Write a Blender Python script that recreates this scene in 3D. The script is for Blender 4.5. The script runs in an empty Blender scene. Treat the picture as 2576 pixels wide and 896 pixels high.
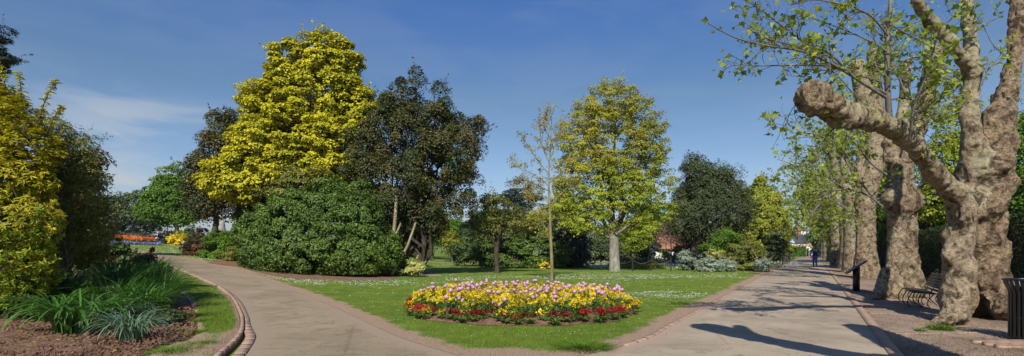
import bpy, math, random
import numpy as np
from mathutils import Vector, geometry, Matrix
SC = bpy.context.scene
C = SC.collection
F = 1288.0; CXP = 1288.0; HZ = 628.0; HC = 1.65
# ---------------- camera, world, sun, exposure ----------------
cd = bpy.data.cameras.new('camera'); cam = bpy.data.objects.new('camera', cd); C.objects.link(cam)
cd.type = 'PERSP'; cd.sensor_width = 36; cd.lens = 18.0; cd.clip_start = 0.1; cd.clip_end = 9000
cd.shift_y = (HZ-448.0)/2576.0
cam.location = (0, 0, HC); cam.rotation_euler = (math.pi/2, 0, 0)
SC.camera = cam
SUN_AZ, SUN_EL = math.radians(8), math.radians(43)
W = bpy.data.worlds.new("World"); SC.world = W; W.use_nodes = True
nt = W.node_tree; N = nt.nodes; L = nt.links; N.clear()
sky = N.new('ShaderNodeTexSky'); sky.sky_type = 'NISHITA'; sky.sun_disc = False
sky.sun_elevation = SUN_EL; sky.sun_rotation = math.pi+SUN_AZ; sky.air_density = 1.15; sky.dust_density = 0.5; sky.ozone_density = 2.2
tc = N.new('ShaderNodeTexCoord'); sep = N.new('ShaderNodeSeparateXYZ'); L.new(tc.outputs['Generated'], sep.inputs[0])
def mth(op, a, b=None, clamp=False):
    n = N.new('ShaderNodeMath'); n.operation = op; n.use_clamp = clamp
    for i, v in enumerate((a, b)):
        if v is None: continue
        if isinstance(v, (int, float)): n.inputs[i].default_value = v
        else: L.new(v, n.inputs[i])
    return n.outputs[0]
def wmap(v, a, b, c=0., d=1.):
    n = N.new('ShaderNodeMapRange'); n.interpolation_type = 'SMOOTHSTEP'; L.new(v, n.inputs[0])
    for i, x in zip((1, 2, 3, 4), (a, b, c, d)): n.inputs[i].default_value = x
    return n.outputs[0]
cmb = N.new('ShaderNodeMapping'); L.new(tc.outputs['Generated'], cmb.inputs[0]); cmb.inputs['Scale'].default_value = (2.2, 2.2, 9); cmb.inputs['Rotation'].default_value = (0.05, 0.16, 0)
no = N.new('ShaderNodeTexNoise'); no.inputs['Scale'].default_value = 1.7; no.inputs['Detail'].default_value = 8; no.inputs['Roughness'].default_value = .56; no.inputs['Distortion'].default_value = .5
L.new(cmb.outputs[0], no.inputs[0])
az = mth('ARCTAN2', sep.outputs[0], sep.outputs[1])
wl = mth('MULTIPLY', wmap(az, -.80, -.66), wmap(az, -.44, -.60))          # wisps low on the left
el1 = mth('MULTIPLY', wmap(sep.outputs[2], .27, .20), wmap(sep.outputs[2], .07, .12))
wl2 = mth('MULTIPLY', wl, mth('MULTIPLY', wmap(sep.outputs[2], .125, .105), wmap(sep.outputs[2], .03, .07)))
wl = mth('ADD', mth('MULTIPLY', wl, el1), mth('MULTIPLY', wl2, .9))
low = wmap(sep.outputs[2], .16, .0)
amt = mth('ADD', mth('MULTIPLY', wl, .5), mth('MULTIPLY', low, .30)); amt = mth('ADD', amt, .06)
cl = mth('MULTIPLY', wmap(no.outputs[0], .40, .62), amt, True)
base_low = mth('MULTIPLY', wmap(sep.outputs[2], .13, -.02), .30)
cl = mth('MAXIMUM', cl, base_low)
tn = N.new('ShaderNodeMixRGB'); tn.blend_type = 'MULTIPLY'; tn.inputs[0].default_value = 1; L.new(sky.outputs[0], tn.inputs[1]); tr_ = N.new('ShaderNodeValToRGB'); L.new(sep.outputs[2], tr_.inputs[0]); L.new(tr_.outputs[0], tn.inputs[2])
for k_ in range(3): tr_.color_ramp.elements.new(.5)
for e_, (p_, c_) in zip(tr_.color_ramp.elements, ((0, (.70, .73, .84)), (.135, (.64, .71, .86)), (.28, (.50, .62, .73)), (.44, (.345, .575, .93)), (1, (.36, .6, .95)))): e_.position = p_; e_.color = (*c_, 1)
mx = N.new('ShaderNodeMixRGB'); L.new(cl, mx.inputs[0]); L.new(tn.outputs[0], mx.inputs[1]); mx.inputs[2].default_value = (4.6, 4.9, 5.2, 1)
bg = N.new('ShaderNodeBackground'); bg.inputs[1].default_value = 0.10; L.new(mx.outputs[0], bg.inputs[0])
wo = N.new('ShaderNodeOutputWorld'); L.new(bg.outputs[0], wo.inputs[0])
sd = bpy.data.lights.new('sun', 'SUN'); sun = bpy.data.objects.new('sun', sd); C.objects.link(sun)
sd.energy = 5.0; sd.angle = math.radians(.5); sd.color = (1, .945, .86)
SD = Vector((math.sin(SUN_AZ)*math.cos(SUN_EL), math.cos(SUN_AZ)*math.cos(SUN_EL), -math.sin(SUN_EL)))
sun.rotation_euler = SD.to_track_quat('-Z', 'Y').to_euler(); sun.location = (-10, -30, 40)
vs = SC.view_settings; vs.view_transform = 'Standard'; vs.look = 'None'; vs.gamma = 1; vs.exposure = 0.32
cy = SC.cycles; cy.max_bounces = 6; cy.diffuse_bounces = 3; cy.glossy_bounces = 2; cy.transmission_bounces = 3; cy.transparent_max_bounces = 4
SC.render.engine = 'CYCLES'

# ---------------- maths ----------------
def sp(t): return np.log1p(np.exp(np.clip(t, -30, 30)))+np.maximum(t-30, 0)
def terrain(x, y):
    x = np.asarray(x, float); y = np.asarray(y, float)
    z = .0827*1.6*sp((-x-9)/1.6)
    z = np.where(z > 4.2, 4.2+2.0*(1-np.exp(-(z-4.2)/2.0)), z)
    return z*np.clip((y+20)/20, 0, 1)
def Tz(x, y): return float(terrain(x, y))
def P(px, py, Y): return np.array([(px-CXP)/F*Y, Y, HC+(HZ-py)/F*Y])
def G(px, py):
    u = (px-CXP)/F; v = (HZ-py)/F
    ys = np.geomspace(3, 400, 1500); z = HC+v*ys; t = terrain(u*ys, ys)
    k = np.argmax(z <= t)
    if z[k] > t[k]: return np.array([u*60, 60.])
    if k == 0: return np.array([u*3, 3.])
    a = (z[k-1]-t[k-1]); b = (t[k]-z[k]); y = ys[k-1]+(ys[k]-ys[k-1])*a/(a+b+1e-9)
    return np.array([u*y, y])
def on(x, y, dz=0.): return (x, y, Tz(x, y)+dz)
def rng(s): return np.random.default_rng(s)
def nrm(v): return v/np.maximum(np.linalg.norm(v, axis=-1, keepdims=True), 1e-9)
def hsh(i, j, k, s):
    h = (i*374761393+j*668265263+k*2147483647+s*1274126177) & 0xffffffff
    h = ((h ^ (h >> 13))*1274126177) & 0xffffffff
    return ((h ^ (h >> 16)) & 0xffff)/65535.0
def vnoise(p, f=1., s=0):
    q = p*f; i = np.floor(q).astype(np.int64); t = q-i; t = t*t*(3-2*t); r = 0
    for a in (0, 1):
        for b in (0, 1):
            for c in (0, 1):
                w = (t[:, 0] if a else 1-t[:, 0])*(t[:, 1] if b else 1-t[:, 1])*(t[:, 2] if c else 1-t[:, 2])
                r = r+w*hsh(i[:, 0]+a, i[:, 1]+b, i[:, 2]+c, s)
    return r*2-1
def fbm(p, f=1., o=4, s=0):
    r = 0; a = 1; 
    for k in range(o): r = r+a*vnoise(p, f*2**k, s+k*7); a *= .5
    return r
def n2(x, y, f, s=0, o=3):
    x = np.atleast_1d(np.asarray(x, float)); y = np.atleast_1d(np.asarray(y, float))
    return fbm(np.stack([x, y, x*0+.37], 1), f, o, s)

# ---------------- mesh building ----------------
class MB:
    def __init__(s): s.v = []; s.f3 = []; s.f4 = []; s.a = []; s.n = 0
    def add(s, v, f, a=None):
        v = np.asarray(v, np.float32).reshape(-1, 3); f = np.asarray(f, np.int64)
        if len(v) == 0: return s
        s.v.append(v); (s.f3 if f.shape[1] == 3 else s.f4).append(f+s.n)
        s.a.append(np.full(len(v), .5, np.float32) if a is None else np.broadcast_to(np.asarray(a, np.float32), (len(v),)))
        s.n += len(v); return s
    def tube(s, pts, rad, n=6, a=None, cap=True):
        p = np.asarray(pts, float); m = len(p); r = np.broadcast_to(np.asarray(rad, float), (m,))
        t = np.zeros_like(p); t[1:-1] = p[2:]-p[:-2]; t[0] = p[1]-p[0]; t[-1] = p[-1]-p[-2]; t = nrm(t)
        up = np.array([0, 0, 1.]) if abs(t[0][2]) < .9 else np.array([1., 0, 0])
        e1 = nrm(np.cross(t, np.broadcast_to(up, t.shape)) + 1e-6); e2 = np.cross(t, e1)
        an = np.arange(n)*2*np.pi/n
        v = p[:, None]+r[:, None, None]*(e1[:, None]*np.cos(an)[None, :, None]+e2[:, None]*np.sin(an)[None, :, None])
        v = v.reshape(-1, 3); i = np.arange(m-1)[:, None]*n; j = np.arange(n)[None]; k = (j+1) % n
        f = np.stack([i+j, i+k, i+n+k, i+n+j], -1).reshape(-1, 4)
        s.add(v, f, a)
        if cap and n > 2:
            b = s.n-len(v)
            for base, c in ((0, p[0]), ((m-1)*n, p[-1])):
                vv = np.vstack([v[base:base+n], c[None]]); ff = np.stack([np.arange(n), (np.arange(n)+1) % n, np.full(n, n)], 1)
                if base == 0: ff = ff[:, ::-1]
                s.add(vv, ff, a)
        return s
    def box(s, c, d, rz=0, a=None, tilt=0):
        x, y, z = np.array(d)/2; v = np.array([[i*x, j*y, k*z] for i in (-1, 1) for j in (-1, 1) for k in (-1, 1)], float)
        if tilt: ct, st = math.cos(tilt), math.sin(tilt); v = v @ np.array([[1, 0, 0], [0, ct, -st], [0, st, ct]]).T
        cz, sz = math.cos(rz), math.sin(rz); v = v @ np.array([[cz, -sz, 0], [sz, cz, 0], [0, 0, 1]]).T+np.asarray(c, float)
        return s.add(v, [[0, 1, 3, 2], [4, 6, 7, 5], [0, 4, 5, 1], [2, 3, 7, 6], [0, 2, 6, 4], [1, 5, 7, 3]], a)
    def lathe(s, prof, n=16, c=(0, 0, 0), a=None):
        an = np.arange(n)*2*np.pi/n; pr = np.asarray(prof, float)
        v = np.stack([pr[:, 0, None]*np.cos(an), pr[:, 0, None]*np.sin(an), np.broadcast_to(pr[:, 1, None], (len(pr), n))], -1).reshape(-1, 3)+np.asarray(c)
        i = np.arange(len(pr)-1)[:, None]*n; j = np.arange(n)[None]; k = (j+1) % n
        return s.add(v, np.stack([i+j, i+k, i+n+k, i+n+j], -1).reshape(-1, 4), a)
    def poly(s, pts, th=0, a=None):      # vertical or free ngon fan, optional thickness along normal
        p = np.asarray(pts, float); n = len(p); nn = nrm(np.cross(p[1]-p[0], p[2]-p[0]))
        if th:
            v = np.vstack([p, p+nn*th]); c = v[:n].mean(0); v = np.vstack([v, c[None], c[None]+nn*th])
            j = np.arange(n); k = (j+1) % n
            s.add(v, np.vstack([np.stack([k, j, np.full(n, 2*n)], 1), np.stack([j+n, k+n, np.full(n, 2*n+1)], 1)]), a)
            s.add(np.vstack([p, p+nn*th]), np.stack([j, k, k+n, j+n], 1), a)
        else:
            v = np.vstack([p, p.mean(0)[None]]); j = np.arange(n)
            s.add(v, np.stack([j, (j+1) % n, np.full(n, n)], 1), a)
        return s
    def build(s, name, mats, parent=None, loc=None, smooth=False, local=False):
        v = np.concatenate(s.v); a = np.concatenate(s.a)
        if parent is not None and not local: v = v-np.array(parent.location, np.float32)
        if loc is not None and not local: v = v-np.array(loc, np.float32)
        o = mesh_obj(name, v, s.f3, s.f4, a, mats, smooth)
        if parent is not None: o.parent = parent
        elif loc is not None: o.location = loc
        return o
def mesh_obj(name, v, f3, f4, a, mats, smooth=False):
    me = bpy.data.meshes.new(name); f3 = np.concatenate(f3) if f3 else np.zeros((0, 3), int); f4 = np.concatenate(f4) if f4 else np.zeros((0, 4), int)
    me.vertices.add(len(v)); me.vertices.foreach_set('co', np.ascontiguousarray(v, np.float32).ravel())
    me.loops.add(f3.size+f4.size); me.loops.foreach_set('vertex_index', np.concatenate([f3.ravel(), f4.ravel()]).astype(np.int32))
    ls = np.concatenate([np.arange(len(f3))*3, f3.size+np.arange(len(f4))*4]).astype(np.int32)
    me.polygons.add(len(ls)); me.polygons.foreach_set('loop_start', ls)
    me.update(calc_edges=True); me.validate()
    at = me.attributes.new('v', 'FLOAT', 'POINT')
    if len(at.data) == len(a): at.data.foreach_set('value', np.ascontiguousarray(a, np.float32))
    for m in (mats if isinstance(mats, (list, tuple)) else [mats]): me.materials.append(m)
    if smooth: me.polygons.foreach_set('use_smooth', np.ones(len(ls), bool))
    o = bpy.data.objects.new(name, me); C.objects.link(o); return o
def empty(name, loc, label=None, cat=None, group=None, rz=0):
    o = bpy.data.objects.new(name, None); C.objects.link(o); o.location = [float(q) for q in loc]; o.rotation_euler.z = rz; o.empty_display_size = .2
    if label: tag(o, label, cat, group)
    return o
def tag(o, label=None, cat=None, group=None, kind=None):
    if label: o['label'] = label
    if cat: o['category'] = cat
    if group: o['group'] = group
    if kind: o['kind'] = kind
    return o
def copy_tree(o, loc, rz=0, sc=1., label=None, parent=None):
    c = o.copy(); C.objects.link(c)
    if parent is None:
        c.location = loc; c.rotation_euler.z = rz; c.scale = (sc, sc, sc)
        if label: c['label'] = label
    else: c.parent = parent
    for ch in list(o.children): copy_tree(ch, None, parent=c)
    return c

# ---------------- materials ----------------
MATS = {}
class NT:
    def __init__(s, name):
        s.m = bpy.data.materials.new(name); s.m.use_nodes = True; s.t = s.m.node_tree; s.t.nodes.clear()
        s.out = s.t.nodes.new('ShaderNodeOutputMaterial')
    def n(s, typ, **kw):
        n = s.t.nodes.new('ShaderNode'+typ)
        for k, v in kw.items():
            if k.startswith('_'): setattr(n, k[1:], v)
            else:
                key = k.replace('__', ' ') ; key = int(key[1:]) if key[0] == 'i' and key[1:].isdigit() else key
                if isinstance(v, bpy.types.NodeSocket): s.t.links.new(v, n.inputs[key])
                else: n.inputs[key].default_value = v
        return n
    def attr(s, nm='v'): return s.n('Attribute', _attribute_name=nm).outputs['Fac']
    def obj(s): return s.n('TexCoord').outputs['Object']
    def pos(s): return s.n('NewGeometry').outputs['Position']
    def noise(s, sc, det=4, ro=.55, vec=None, dist=0):
        n = s.n('TexNoise', Scale=sc, Detail=det, Roughness=ro, Distortion=dist)
        s.t.links.new(vec if vec is not None else s.obj(), n.inputs['Vector']); return n.outputs['Fac']
    def ramp(s, f, stops):
        n = s.n('ValToRGB'); s.t.links.new(f, n.inputs[0]); e = n.color_ramp.elements
        while len(e) < len(stops): e.new(.5)
        for q, (p, c) in zip(e, stops): q.position = p; q.color = (*c, 1) if len(c) == 3 else c
        return n.outputs[0]
    def mix(s, f, a, b, mode='MIX'):
        n = s.n('MixRGB', _blend_type=mode)
        for i, v in enumerate((f, a, b)):
            if isinstance(v, bpy.types.NodeSocket): s.t.links.new(v, n.inputs[i])
            elif i == 0: n.inputs[0].default_value = v
            else: n.inputs[i].default_value = (*v, 1)
        return n.outputs[0]
    def mp(s, v, a, b, c=0., d=1.):
        n = s.n('MapRange', _interpolation_type='SMOOTHSTEP'); s.t.links.new(v, n.inputs[0])
        for i, x in zip((1, 2, 3, 4), (a, b, c, d)): n.inputs[i].default_value = x
        return n.outputs[0]
    def ma(s, op, a, b=0.):
        n = s.n('Math', _operation=op)
        for i, v in enumerate((a, b)):
            if isinstance(v, bpy.types.NodeSocket): s.t.links.new(v, n.inputs[i])
            else: n.inputs[i].default_value = v
        return n.outputs[0]
    def bump(s, h, st=.5, d=.02):
        n = s.n('Bump', Strength=st, Distance=d); s.t.links.new(h, n.inputs['Height']); return n.outputs[0]
    def pbr(s, col, rough=.8, normal=None, metal=0, spec=.3):
        n = s.n('BsdfPrincipled', Metallic=metal)
        n.inputs['Specular IOR Level'].default_value = spec
        for k, v in (('Base Color', col), ('Roughness', rough)):
            if isinstance(v, bpy.types.NodeSocket): s.t.links.new(v, n.inputs[k])
            else: n.inputs[k].default_value = (*v, 1) if k == 'Base Color' else v
        if normal is not None: s.t.links.new(normal, n.inputs['Normal'])
        return n.outputs[0]
    def done(s, sh): s.t.links.new(sh, s.out.inputs[0]); MATS[s.m.name] = s.m; return s.m
def leafm(name, a, b, c=None, tr=.28, rough=.5, spec=.35):
    t = NT(name); stops = [(0., a), (1., b)] if c is None else [(0., a), (.55, b), (1., c)]
    col = t.ramp(t.attr(), stops)
    nz = t.noise(.35, 2, .5); col = t.mix(.5, col, t.mix(t.mp(nz, .35, .65), (.72, .75, .8), (1.15, 1.1, 1.0)), 'MULTIPLY')
    p = t.pbr(col, rough, spec=spec)
    tl = t.n('BsdfTranslucent'); t.t.links.new(t.mix(1., col, (1.25, 1.2, .5), 'MULTIPLY'), tl.inputs[0])
    m = t.n('MixShader', i0=tr); t.t.links.new(p, m.inputs[1]); t.t.links.new(tl.outputs[0], m.inputs[2])
    return t.done(m.outputs[0])
def plain(name, col, rough=.6, metal=0, var=.25, scale=8, bump=.2, spec=.4, c2=None):
    t = NT(name); nz = t.noise(scale, 5, .6); c2 = c2 or tuple(x*(1-var) for x in col)
    colr = t.mix(t.mp(nz, .3, .7), c2, col)
    return t.done(t.pbr(colr, rough, t.bump(nz, bump, .01), metal, spec))
def bark(name, a, b, sc=6, bst=.8):
    t = NT(name); mpn = t.n('Mapping'); hz_ = t.n('SeparateXYZ'); t.t.links.new(t.obj(), hz_.inputs[0]); t.t.links.new(t.obj(), mpn.inputs[0]); mpn.inputs['Scale'].default_value = (1, 1, .35)
    nz = t.noise(sc, 6, .65, mpn.outputs[0], .3); col = t.mix(t.mp(nz, .3, .7), a, b)
    if name == 'bark_lichen': col = t.mix(t.mp(t.ma('ADD', hz_.outputs[2], t.ma('MULTIPLY', nz, 1.6)), 2.2, 4.2), col, t.mix(t.mp(nz, .3, .7), (.10, .085, .05), (.22, .19, .13)))
    return t.done(t.pbr(col, .9, t.bump(nz, bst, .04), spec=.15))

LM = dict(
 yellow=leafm('leaf_golden_yellow', (.22, .21, .012), (.44, .42, .018), (.68, .63, .04), .24, .6, .2),
 dark=leafm('leaf_dark_glossy', (.024, .038, .008), (.048, .068, .013), (.19, .105, .025), .14, .5, .3),
 redb=leafm('leaf_copper', (.022, .024, .008), (.05, .040, .012), (.28, .07, .03), .15, .55, .25),
 laurel=leafm('leaf_laurel', (.04, .078, .008), (.078, .138, .013), (.15, .23, .028), .18, .48, .35),
 lime=leafm('leaf_lime', (.16, .18, .018), (.29, .30, .030), (.43, .39, .05), .34, .6, .2),
 limeg=leafm('leaf_young_lime', (.16, .21, .02), (.29, .35, .03), (.42, .46, .06), .36, .6, .2),
 olive=leafm('leaf_olive', (.11, .13, .02), (.19, .20, .03), (.28, .25, .05), .25),
 amber=leafm('leaf_amber', (.24, .22, .04), (.38, .31, .06), (.50, .38, .09), .34, .6, .2),
 green=leafm('leaf_fresh_green', (.06, .12, .010), (.105, .20, .015), (.17, .28, .03), .28, .6, .2),
 mid=leafm('leaf_mid_green', (.035, .065, .016), (.065, .105, .025), (.12, .16, .04), .2),
 holm=leafm('leaf_holm', (.034, .050, .018), (.065, .088, .030), (.14, .16, .06), .14, .6, .25),
 pine=leafm('needle_dark', (.012, .025, .018), (.025, .045, .028), (.04, .06, .03), .05, .6),
 gold=leafm('leaf_gold_conifer', (.13, .16, .012), (.28, .31, .025), (.42, .42, .04), .15, .6),
 silver=leafm('leaf_silver', (.16, .21, .15), (.28, .34, .25), (.50, .54, .44), .2, .7),
 hedge=leafm('leaf_hedge', (.018, .035, .008), (.035, .062, .014), (.07, .11, .025), .12, .6, .25),
 chois=leafm('leaf_golden_shrub', (.20, .20, .012), (.41, .37, .02), (.62, .52, .04), .3, .5, .25),
 chlow=leafm('leaf_green_gold', (.14, .20, .014), (.26, .32, .024), (.48, .48, .05), .3, .5, .25),
 darkred=leafm('leaf_wine', (.06, .012, .015), (.13, .022, .025), (.19, .045, .04), .2),
 pink=leafm('leaf_pink', (.16, .08, .07), (.26, .14, .12), (.30, .22, .14), .2),
 plane=leafm('leaf_plane', (.13, .18, .016), (.22, .29, .028), (.38, .42, .06), .42, .55, .3),
 strap=leafm('leaf_strap', (.022, .075, .010), (.05, .14, .018), (.13, .28, .04), .22, .42, .4),
 blue=leafm('leaf_glaucous', (.06, .12, .07), (.12, .20, .12), (.22, .32, .20), .18, .42, .5),
 cream=leafm('leaf_cream', (.30, .32, .08), (.45, .44, .13), (.6, .58, .22), .25),
 azal=leafm('petal_azalea_yellow', (.5, .36, .01), (.75, .55, .02), (.85, .66, .04), .2),
 white=leafm('petal_lilac_white', (.40, .38, .50), (.55, .52, .62), (.65, .62, .68), .2),
 rhodo=leafm('leaf_rhododendron', (.010, .018, .010), (.022, .032, .018), (.04, .05, .03), .05, .4),
 grass=leafm('grass_blade', (.07, .135, .012), (.125, .20, .022), (.22, .27, .045), .2, .65, .2),
 orange=leafm('petal_orange', (.32, .05, .008), (.58, .11, .012), (.75, .27, .02), .2),
 bluef=leafm('petal_blue', (.09, .11, .26), (.15, .17, .38), (.28, .29, .48), .2),
 yflow=leafm('petal_wallflower', (.72, .46, .004), (.85, .60, .008), (.90, .70, .03), .15, .6, .2),
 redf=leafm('petal_crimson', (.12, .003, .004), (.22, .005, .006), (.36, .012, .010), .12, .6, .15),
 tulip=leafm('petal_mauve', (.36, .10, .28), (.58, .27, .46), (.82, .62, .70), .25, .5),
 stemg=leafm('stem_green', (.06, .13, .02), (.11, .19, .035), (.18, .27, .06), .15),
)
BK = dict(
 grey=bark('bark_grey', (.10, .085, .065), (.24, .21, .17)), dark=bark('bark_dark', (.035, .028, .02), (.09, .075, .05)),
 pale=bark('bark_pale', (.20, .17, .10), (.36, .31, .20), 4, .4), lichen=bark('bark_lichen', (.15, .145, .11), (.32, .31, .25), 5, .5),
 twig=bark('bark_twig', (.09, .075, .06), (.20, .175, .15), 9, .3), birch=bark('bark_brown_green', (.13, .115, .05), (.26, .23, .11), 5, .4))
# plane-tree bark: smooth olive plates against rough pinkish-brown burr (attribute v)
t = NT('bark_plane'); ob = t.obj(); vv = t.attr()
nz = t.noise(2.2, 6, .6, ob, .6); n3 = t.noise(9, 8, .7, ob, .4); nf = t.noise(32, 5, .7, ob)
vo = t.n('TexVoronoi', Scale=8.5, _feature='F1'); t.t.links.new(t.mix(.25, ob, t.n('TexNoise', Scale=5.0).outputs['Color']), vo.inputs['Vector'])
smooth = t.ramp(vo.outputs['Color'], [(0, (.22, .205, .125)), (.4, (.29, .265, .17)), (.7, (.37, .34, .235)), (1, (.20, .165, .11))])
n9 = t.noise(4.2, 6, .65, ob, .8)
smooth = t.mix(.35, smooth, t.mix(n3, (.16, .13, .09), (.44, .40, .30)))
rough = t.ramp(t.ma('ADD', t.ma('MULTIPLY', n3, .65), t.ma('MULTIPLY', nf, .35)), [(.30, (.045, .03, .02)), (.43, (.22, .155, .10)), (.54, (.40, .305, .215)), (.72, (.60, .50, .38))])
midc = t.ramp(t.ma('ADD', t.ma('MULTIPLY', n3, .6), t.ma('MULTIPLY', nf, .4)), [(.34, (.12, .085, .055)), (.48, (.31, .245, .17)), (.66, (.50, .42, .31))])
f1 = t.mp(t.ma('ADD', vv, t.ma('MULTIPLY', t.ma('SUBTRACT', nz, .5), .9)), .12, .38); f2 = t.mp(t.ma('ADD', vv, t.ma('MULTIPLY', t.ma('SUBTRACT', nz, .5), .8)), .55, .85)
col = t.mix(f2, t.mix(f1, smooth, midc), rough)
col = t.mix(1., col, t.ramp(n9, [(.37, (.20, .17, .14)), (.45, (.56, .54, .49)), (.52, (.90, .87, .80)), (.57, (.98, .94, .84)), (.65, (.42, .43, .34))]), 'MULTIPLY')
h = t.ma('ADD', t.ma('MULTIPLY', n3, .8), t.ma('MULTIPLY', nf, .22)); hb = t.ma('MULTIPLY', h, t.mp(vv, 0., .9, .25, 1.0))
t.done(t.pbr(col, .88, t.bump(hb, 1.0, .16), spec=.2))
# ground surfaces
t = NT('grass_lawn'); po = t.pos(); a = t.attr()
g1 = t.noise(.25, 4, .6, po); g2 = t.noise(2.2, 5, .65, po); g3 = t.noise(28, 4, .7, po); g4 = t.noise(90, 3, .7, po)
gc = t.mix(t.mp(g2, .35, .7), (.085, .145, .017), (.15, .205, .030)); gc = t.mix(t.mp(g1, .35, .65), gc, t.mix(1., gc, (1.25, 1.12, 1.0), 'MULTIPLY'))
gc = t.mix(.6, gc, t.mix(t.mp(t.noise(.7, 5, .7, po), .35, .65), (.72, .80, .8), (1.25, 1.12, 1.0)), 'MULTIPLY'); gc = t.mix(.55, gc, t.mix(t.mp(g3, .3, .7), (.45, .5, .4), (1.45, 1.4, 1.3)), 'MULTIPLY')
dirt = t.mix(t.mp(g3, .3, .7), (.24, .155, .10), (.40, .285, .20)); dirt = t.mix(.4, dirt, t.mix(g4, (.5, .5, .5), (1.4, 1.4, 1.4)), 'MULTIPLY')
wf = t.mp(t.ma('ADD', a, t.ma('ADD', t.ma('MULTIPLY', t.ma('SUBTRACT', g2, .5), .9), t.ma('MULTIPLY', t.ma('SUBTRACT', g3, .5), .7))), .42, .62)
t.done(t.pbr(t.mix(wf, gc, dirt), .9, t.bump(t.ma('ADD', g3, t.ma('MULTIPLY', g4, .6)), .8, .03), spec=.15))
t = NT('soil_red_brown'); po = t.pos(); g = t.noise(5, 6, .65, po); g2 = t.noise(38, 5, .75, po)
sc_ = t.mix(t.mp(g, .3, .7), (.15, .083, .054), (.29, .175, .12)); sc_ = t.mix(.7, sc_, t.mix(t.mp(g2, .3, .7), (.5, .5, .5), (1.5, 1.45, 1.4)), 'MULTIPLY')
t.done(t.pbr(sc_, .95, t.bump(t.ma('ADD', g, g2), 1., .05), spec=.1))
def asphalt(name, c1, c2, st):
    t = NT(name); po = t.pos(); g = t.noise(.55, 5, .6, po); g2 = t.noise(150, 3, .8, po); g3 = t.noise(7, 5, .7, po); g5 = t.noise(40, 4, .8, po)
    c = t.mix(t.mp(g, .3, .7), c1, c2); c = t.mix(.8, c, t.mix(t.mp(g2, .3, .7), (.45, .45, .45), (1.6, 1.6, 1.6)), 'MULTIPLY'); c = t.mix(.75, c, t.mix(g5, (.5, .5, .5), (1.5, 1.48, 1.42)), 'MULTIPLY')
    g6 = t.noise(1.6, 6, .7, po, 1.2); c = t.mix(.6, c, t.ramp(g6, [(.36, (.62, .60, .56)), (.46, (1, 1, 1)), (.60, (1.08, 1.06, 1.02)), (.68, (.82, .80, .76))]), 'MULTIPLY')
    vc = t.n('TexVoronoi', Scale=.22, _feature='DISTANCE_TO_EDGE'); t.t.links.new(t.mix(.12, po, t.n('TexNoise', Scale=2.5, Detail=5.).outputs['Color']), vc.inputs['Vector']); c = t.mix(t.mp(vc.outputs['Distance'], .0015, .007, .22, 0.), c, tuple(q*.35 for q in c1))
    c = t.mix(t.mp(t.ma('ADD', t.attr(), t.ma('MULTIPLY', t.ma('SUBTRACT', g3, .5), .9)), .5, .85), c, st)
    return t.done(t.pbr(c, .92, t.bump(t.ma('ADD', g2, g3), .5, .012), spec=.2))
asphalt('asphalt_tan', (.205, .162, .108), (.275, .218, .15), (.27, .205, .145))
asphalt('asphalt_pinkish', (.245, .20, .150), (.35, .287, .215), (.32, .24, .17))
asphalt('gravel_verge', (.19, .135, .10), (.31, .235, .18), (.15, .10, .068))  # last tone: shade patches painted into the gravel colour
t = NT('brick_edging'); po = t.pos(); g = t.noise(9, 5, .7, po); g2 = t.noise(60, 4, .7, po); c = t.mix(t.attr(), (.30, .19, .13), (.44, .30, .215))
c = t.mix(t.mp(g, .35, .7), c, t.mix(.5, c, (.17, .14, .11))); c = t.mix(.5, c, t.mix(g2, (.6, .6, .6), (1.4, 1.4, 1.4)), 'MULTIPLY')
t.done(t.pbr(c, .9, t.bump(g2, .5, .01), spec=.15))
t = NT('far_fields'); po = t.pos(); vo = t.n('TexVoronoi', Scale=.006); t.t.links.new(po, vo.inputs['Vector']); g = t.noise(.02, 6, .7, po)
c = t.ramp(vo.outputs['Color'], [(0, (.04, .06, .03)), (.4, (.09, .13, .05)), (.75, (.05, .075, .035)), (1, (.15, .15, .07))]); c = t.mix(t.mp(g, .52, .6), c, (.03, .045, .028))
t.done(t.pbr(c, .95, spec=.05))
plain('iron_black', (.018, .018, .02), .38, .3, .4, 20, .1, .5)
plain('paint_black', (.012, .013, .015), .28, .0, .3, 30, .05, .5)
plain('bench_slat', (.030, .024, .022), .42, 0, .4, 14, .2, .5)
plain('post_wood', (.16, .11, .075), .85, 0, .5, 12, .5)
plain('post_dark', (.03, .026, .024), .8, 0, .5, 12, .4)
plain('rope', (.12, .10, .07), .9); plain('stone', (.33, .32, .29), .9, 0, .45, 3, .8)
plain('cream_wood', (.55, .47, .34), .8); plain('white_paint', (.75, .75, .73), .6, 0, .1)
plain('roof_slate', (.055, .06, .072), .7, 0, .3, 3); plain('roof_tile', (.34, .15, .08), .85, 0, .4, 3)
plain('blue_paint', (.12, .30, .62), .6, 0, .1); plain('window_glass', (.05, .06, .08), .08, 0, .1, 1, 0, .6)
plain('render_wall', (.72, .70, .64), .85, 0, .12); plain('stone_wall', (.36, .31, .25), .9, 0, .3, 2)
plain('panel_face', (.30, .36, .38), .12, 0, .35, 3, .0, .6, (.16, .2, .2)); plain('panel_frame', (.16, .05, .03), .5); plain('cut_wood', (.5, .33, .2), .9)
plain('hollow_dark', (.03, .02, .015), 1.)
t = NT('brick_wall'); br = t.n('TexBrick', Scale=3.2); br.inputs['Color1'].default_value = (.42, .13, .07, 1); br.inputs['Color2'].default_value = (.33, .10, .055, 1); br.inputs['Mortar'].default_value = (.4, .33, .27, 1); br.inputs['Mortar Size'].default_value = .012
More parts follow.
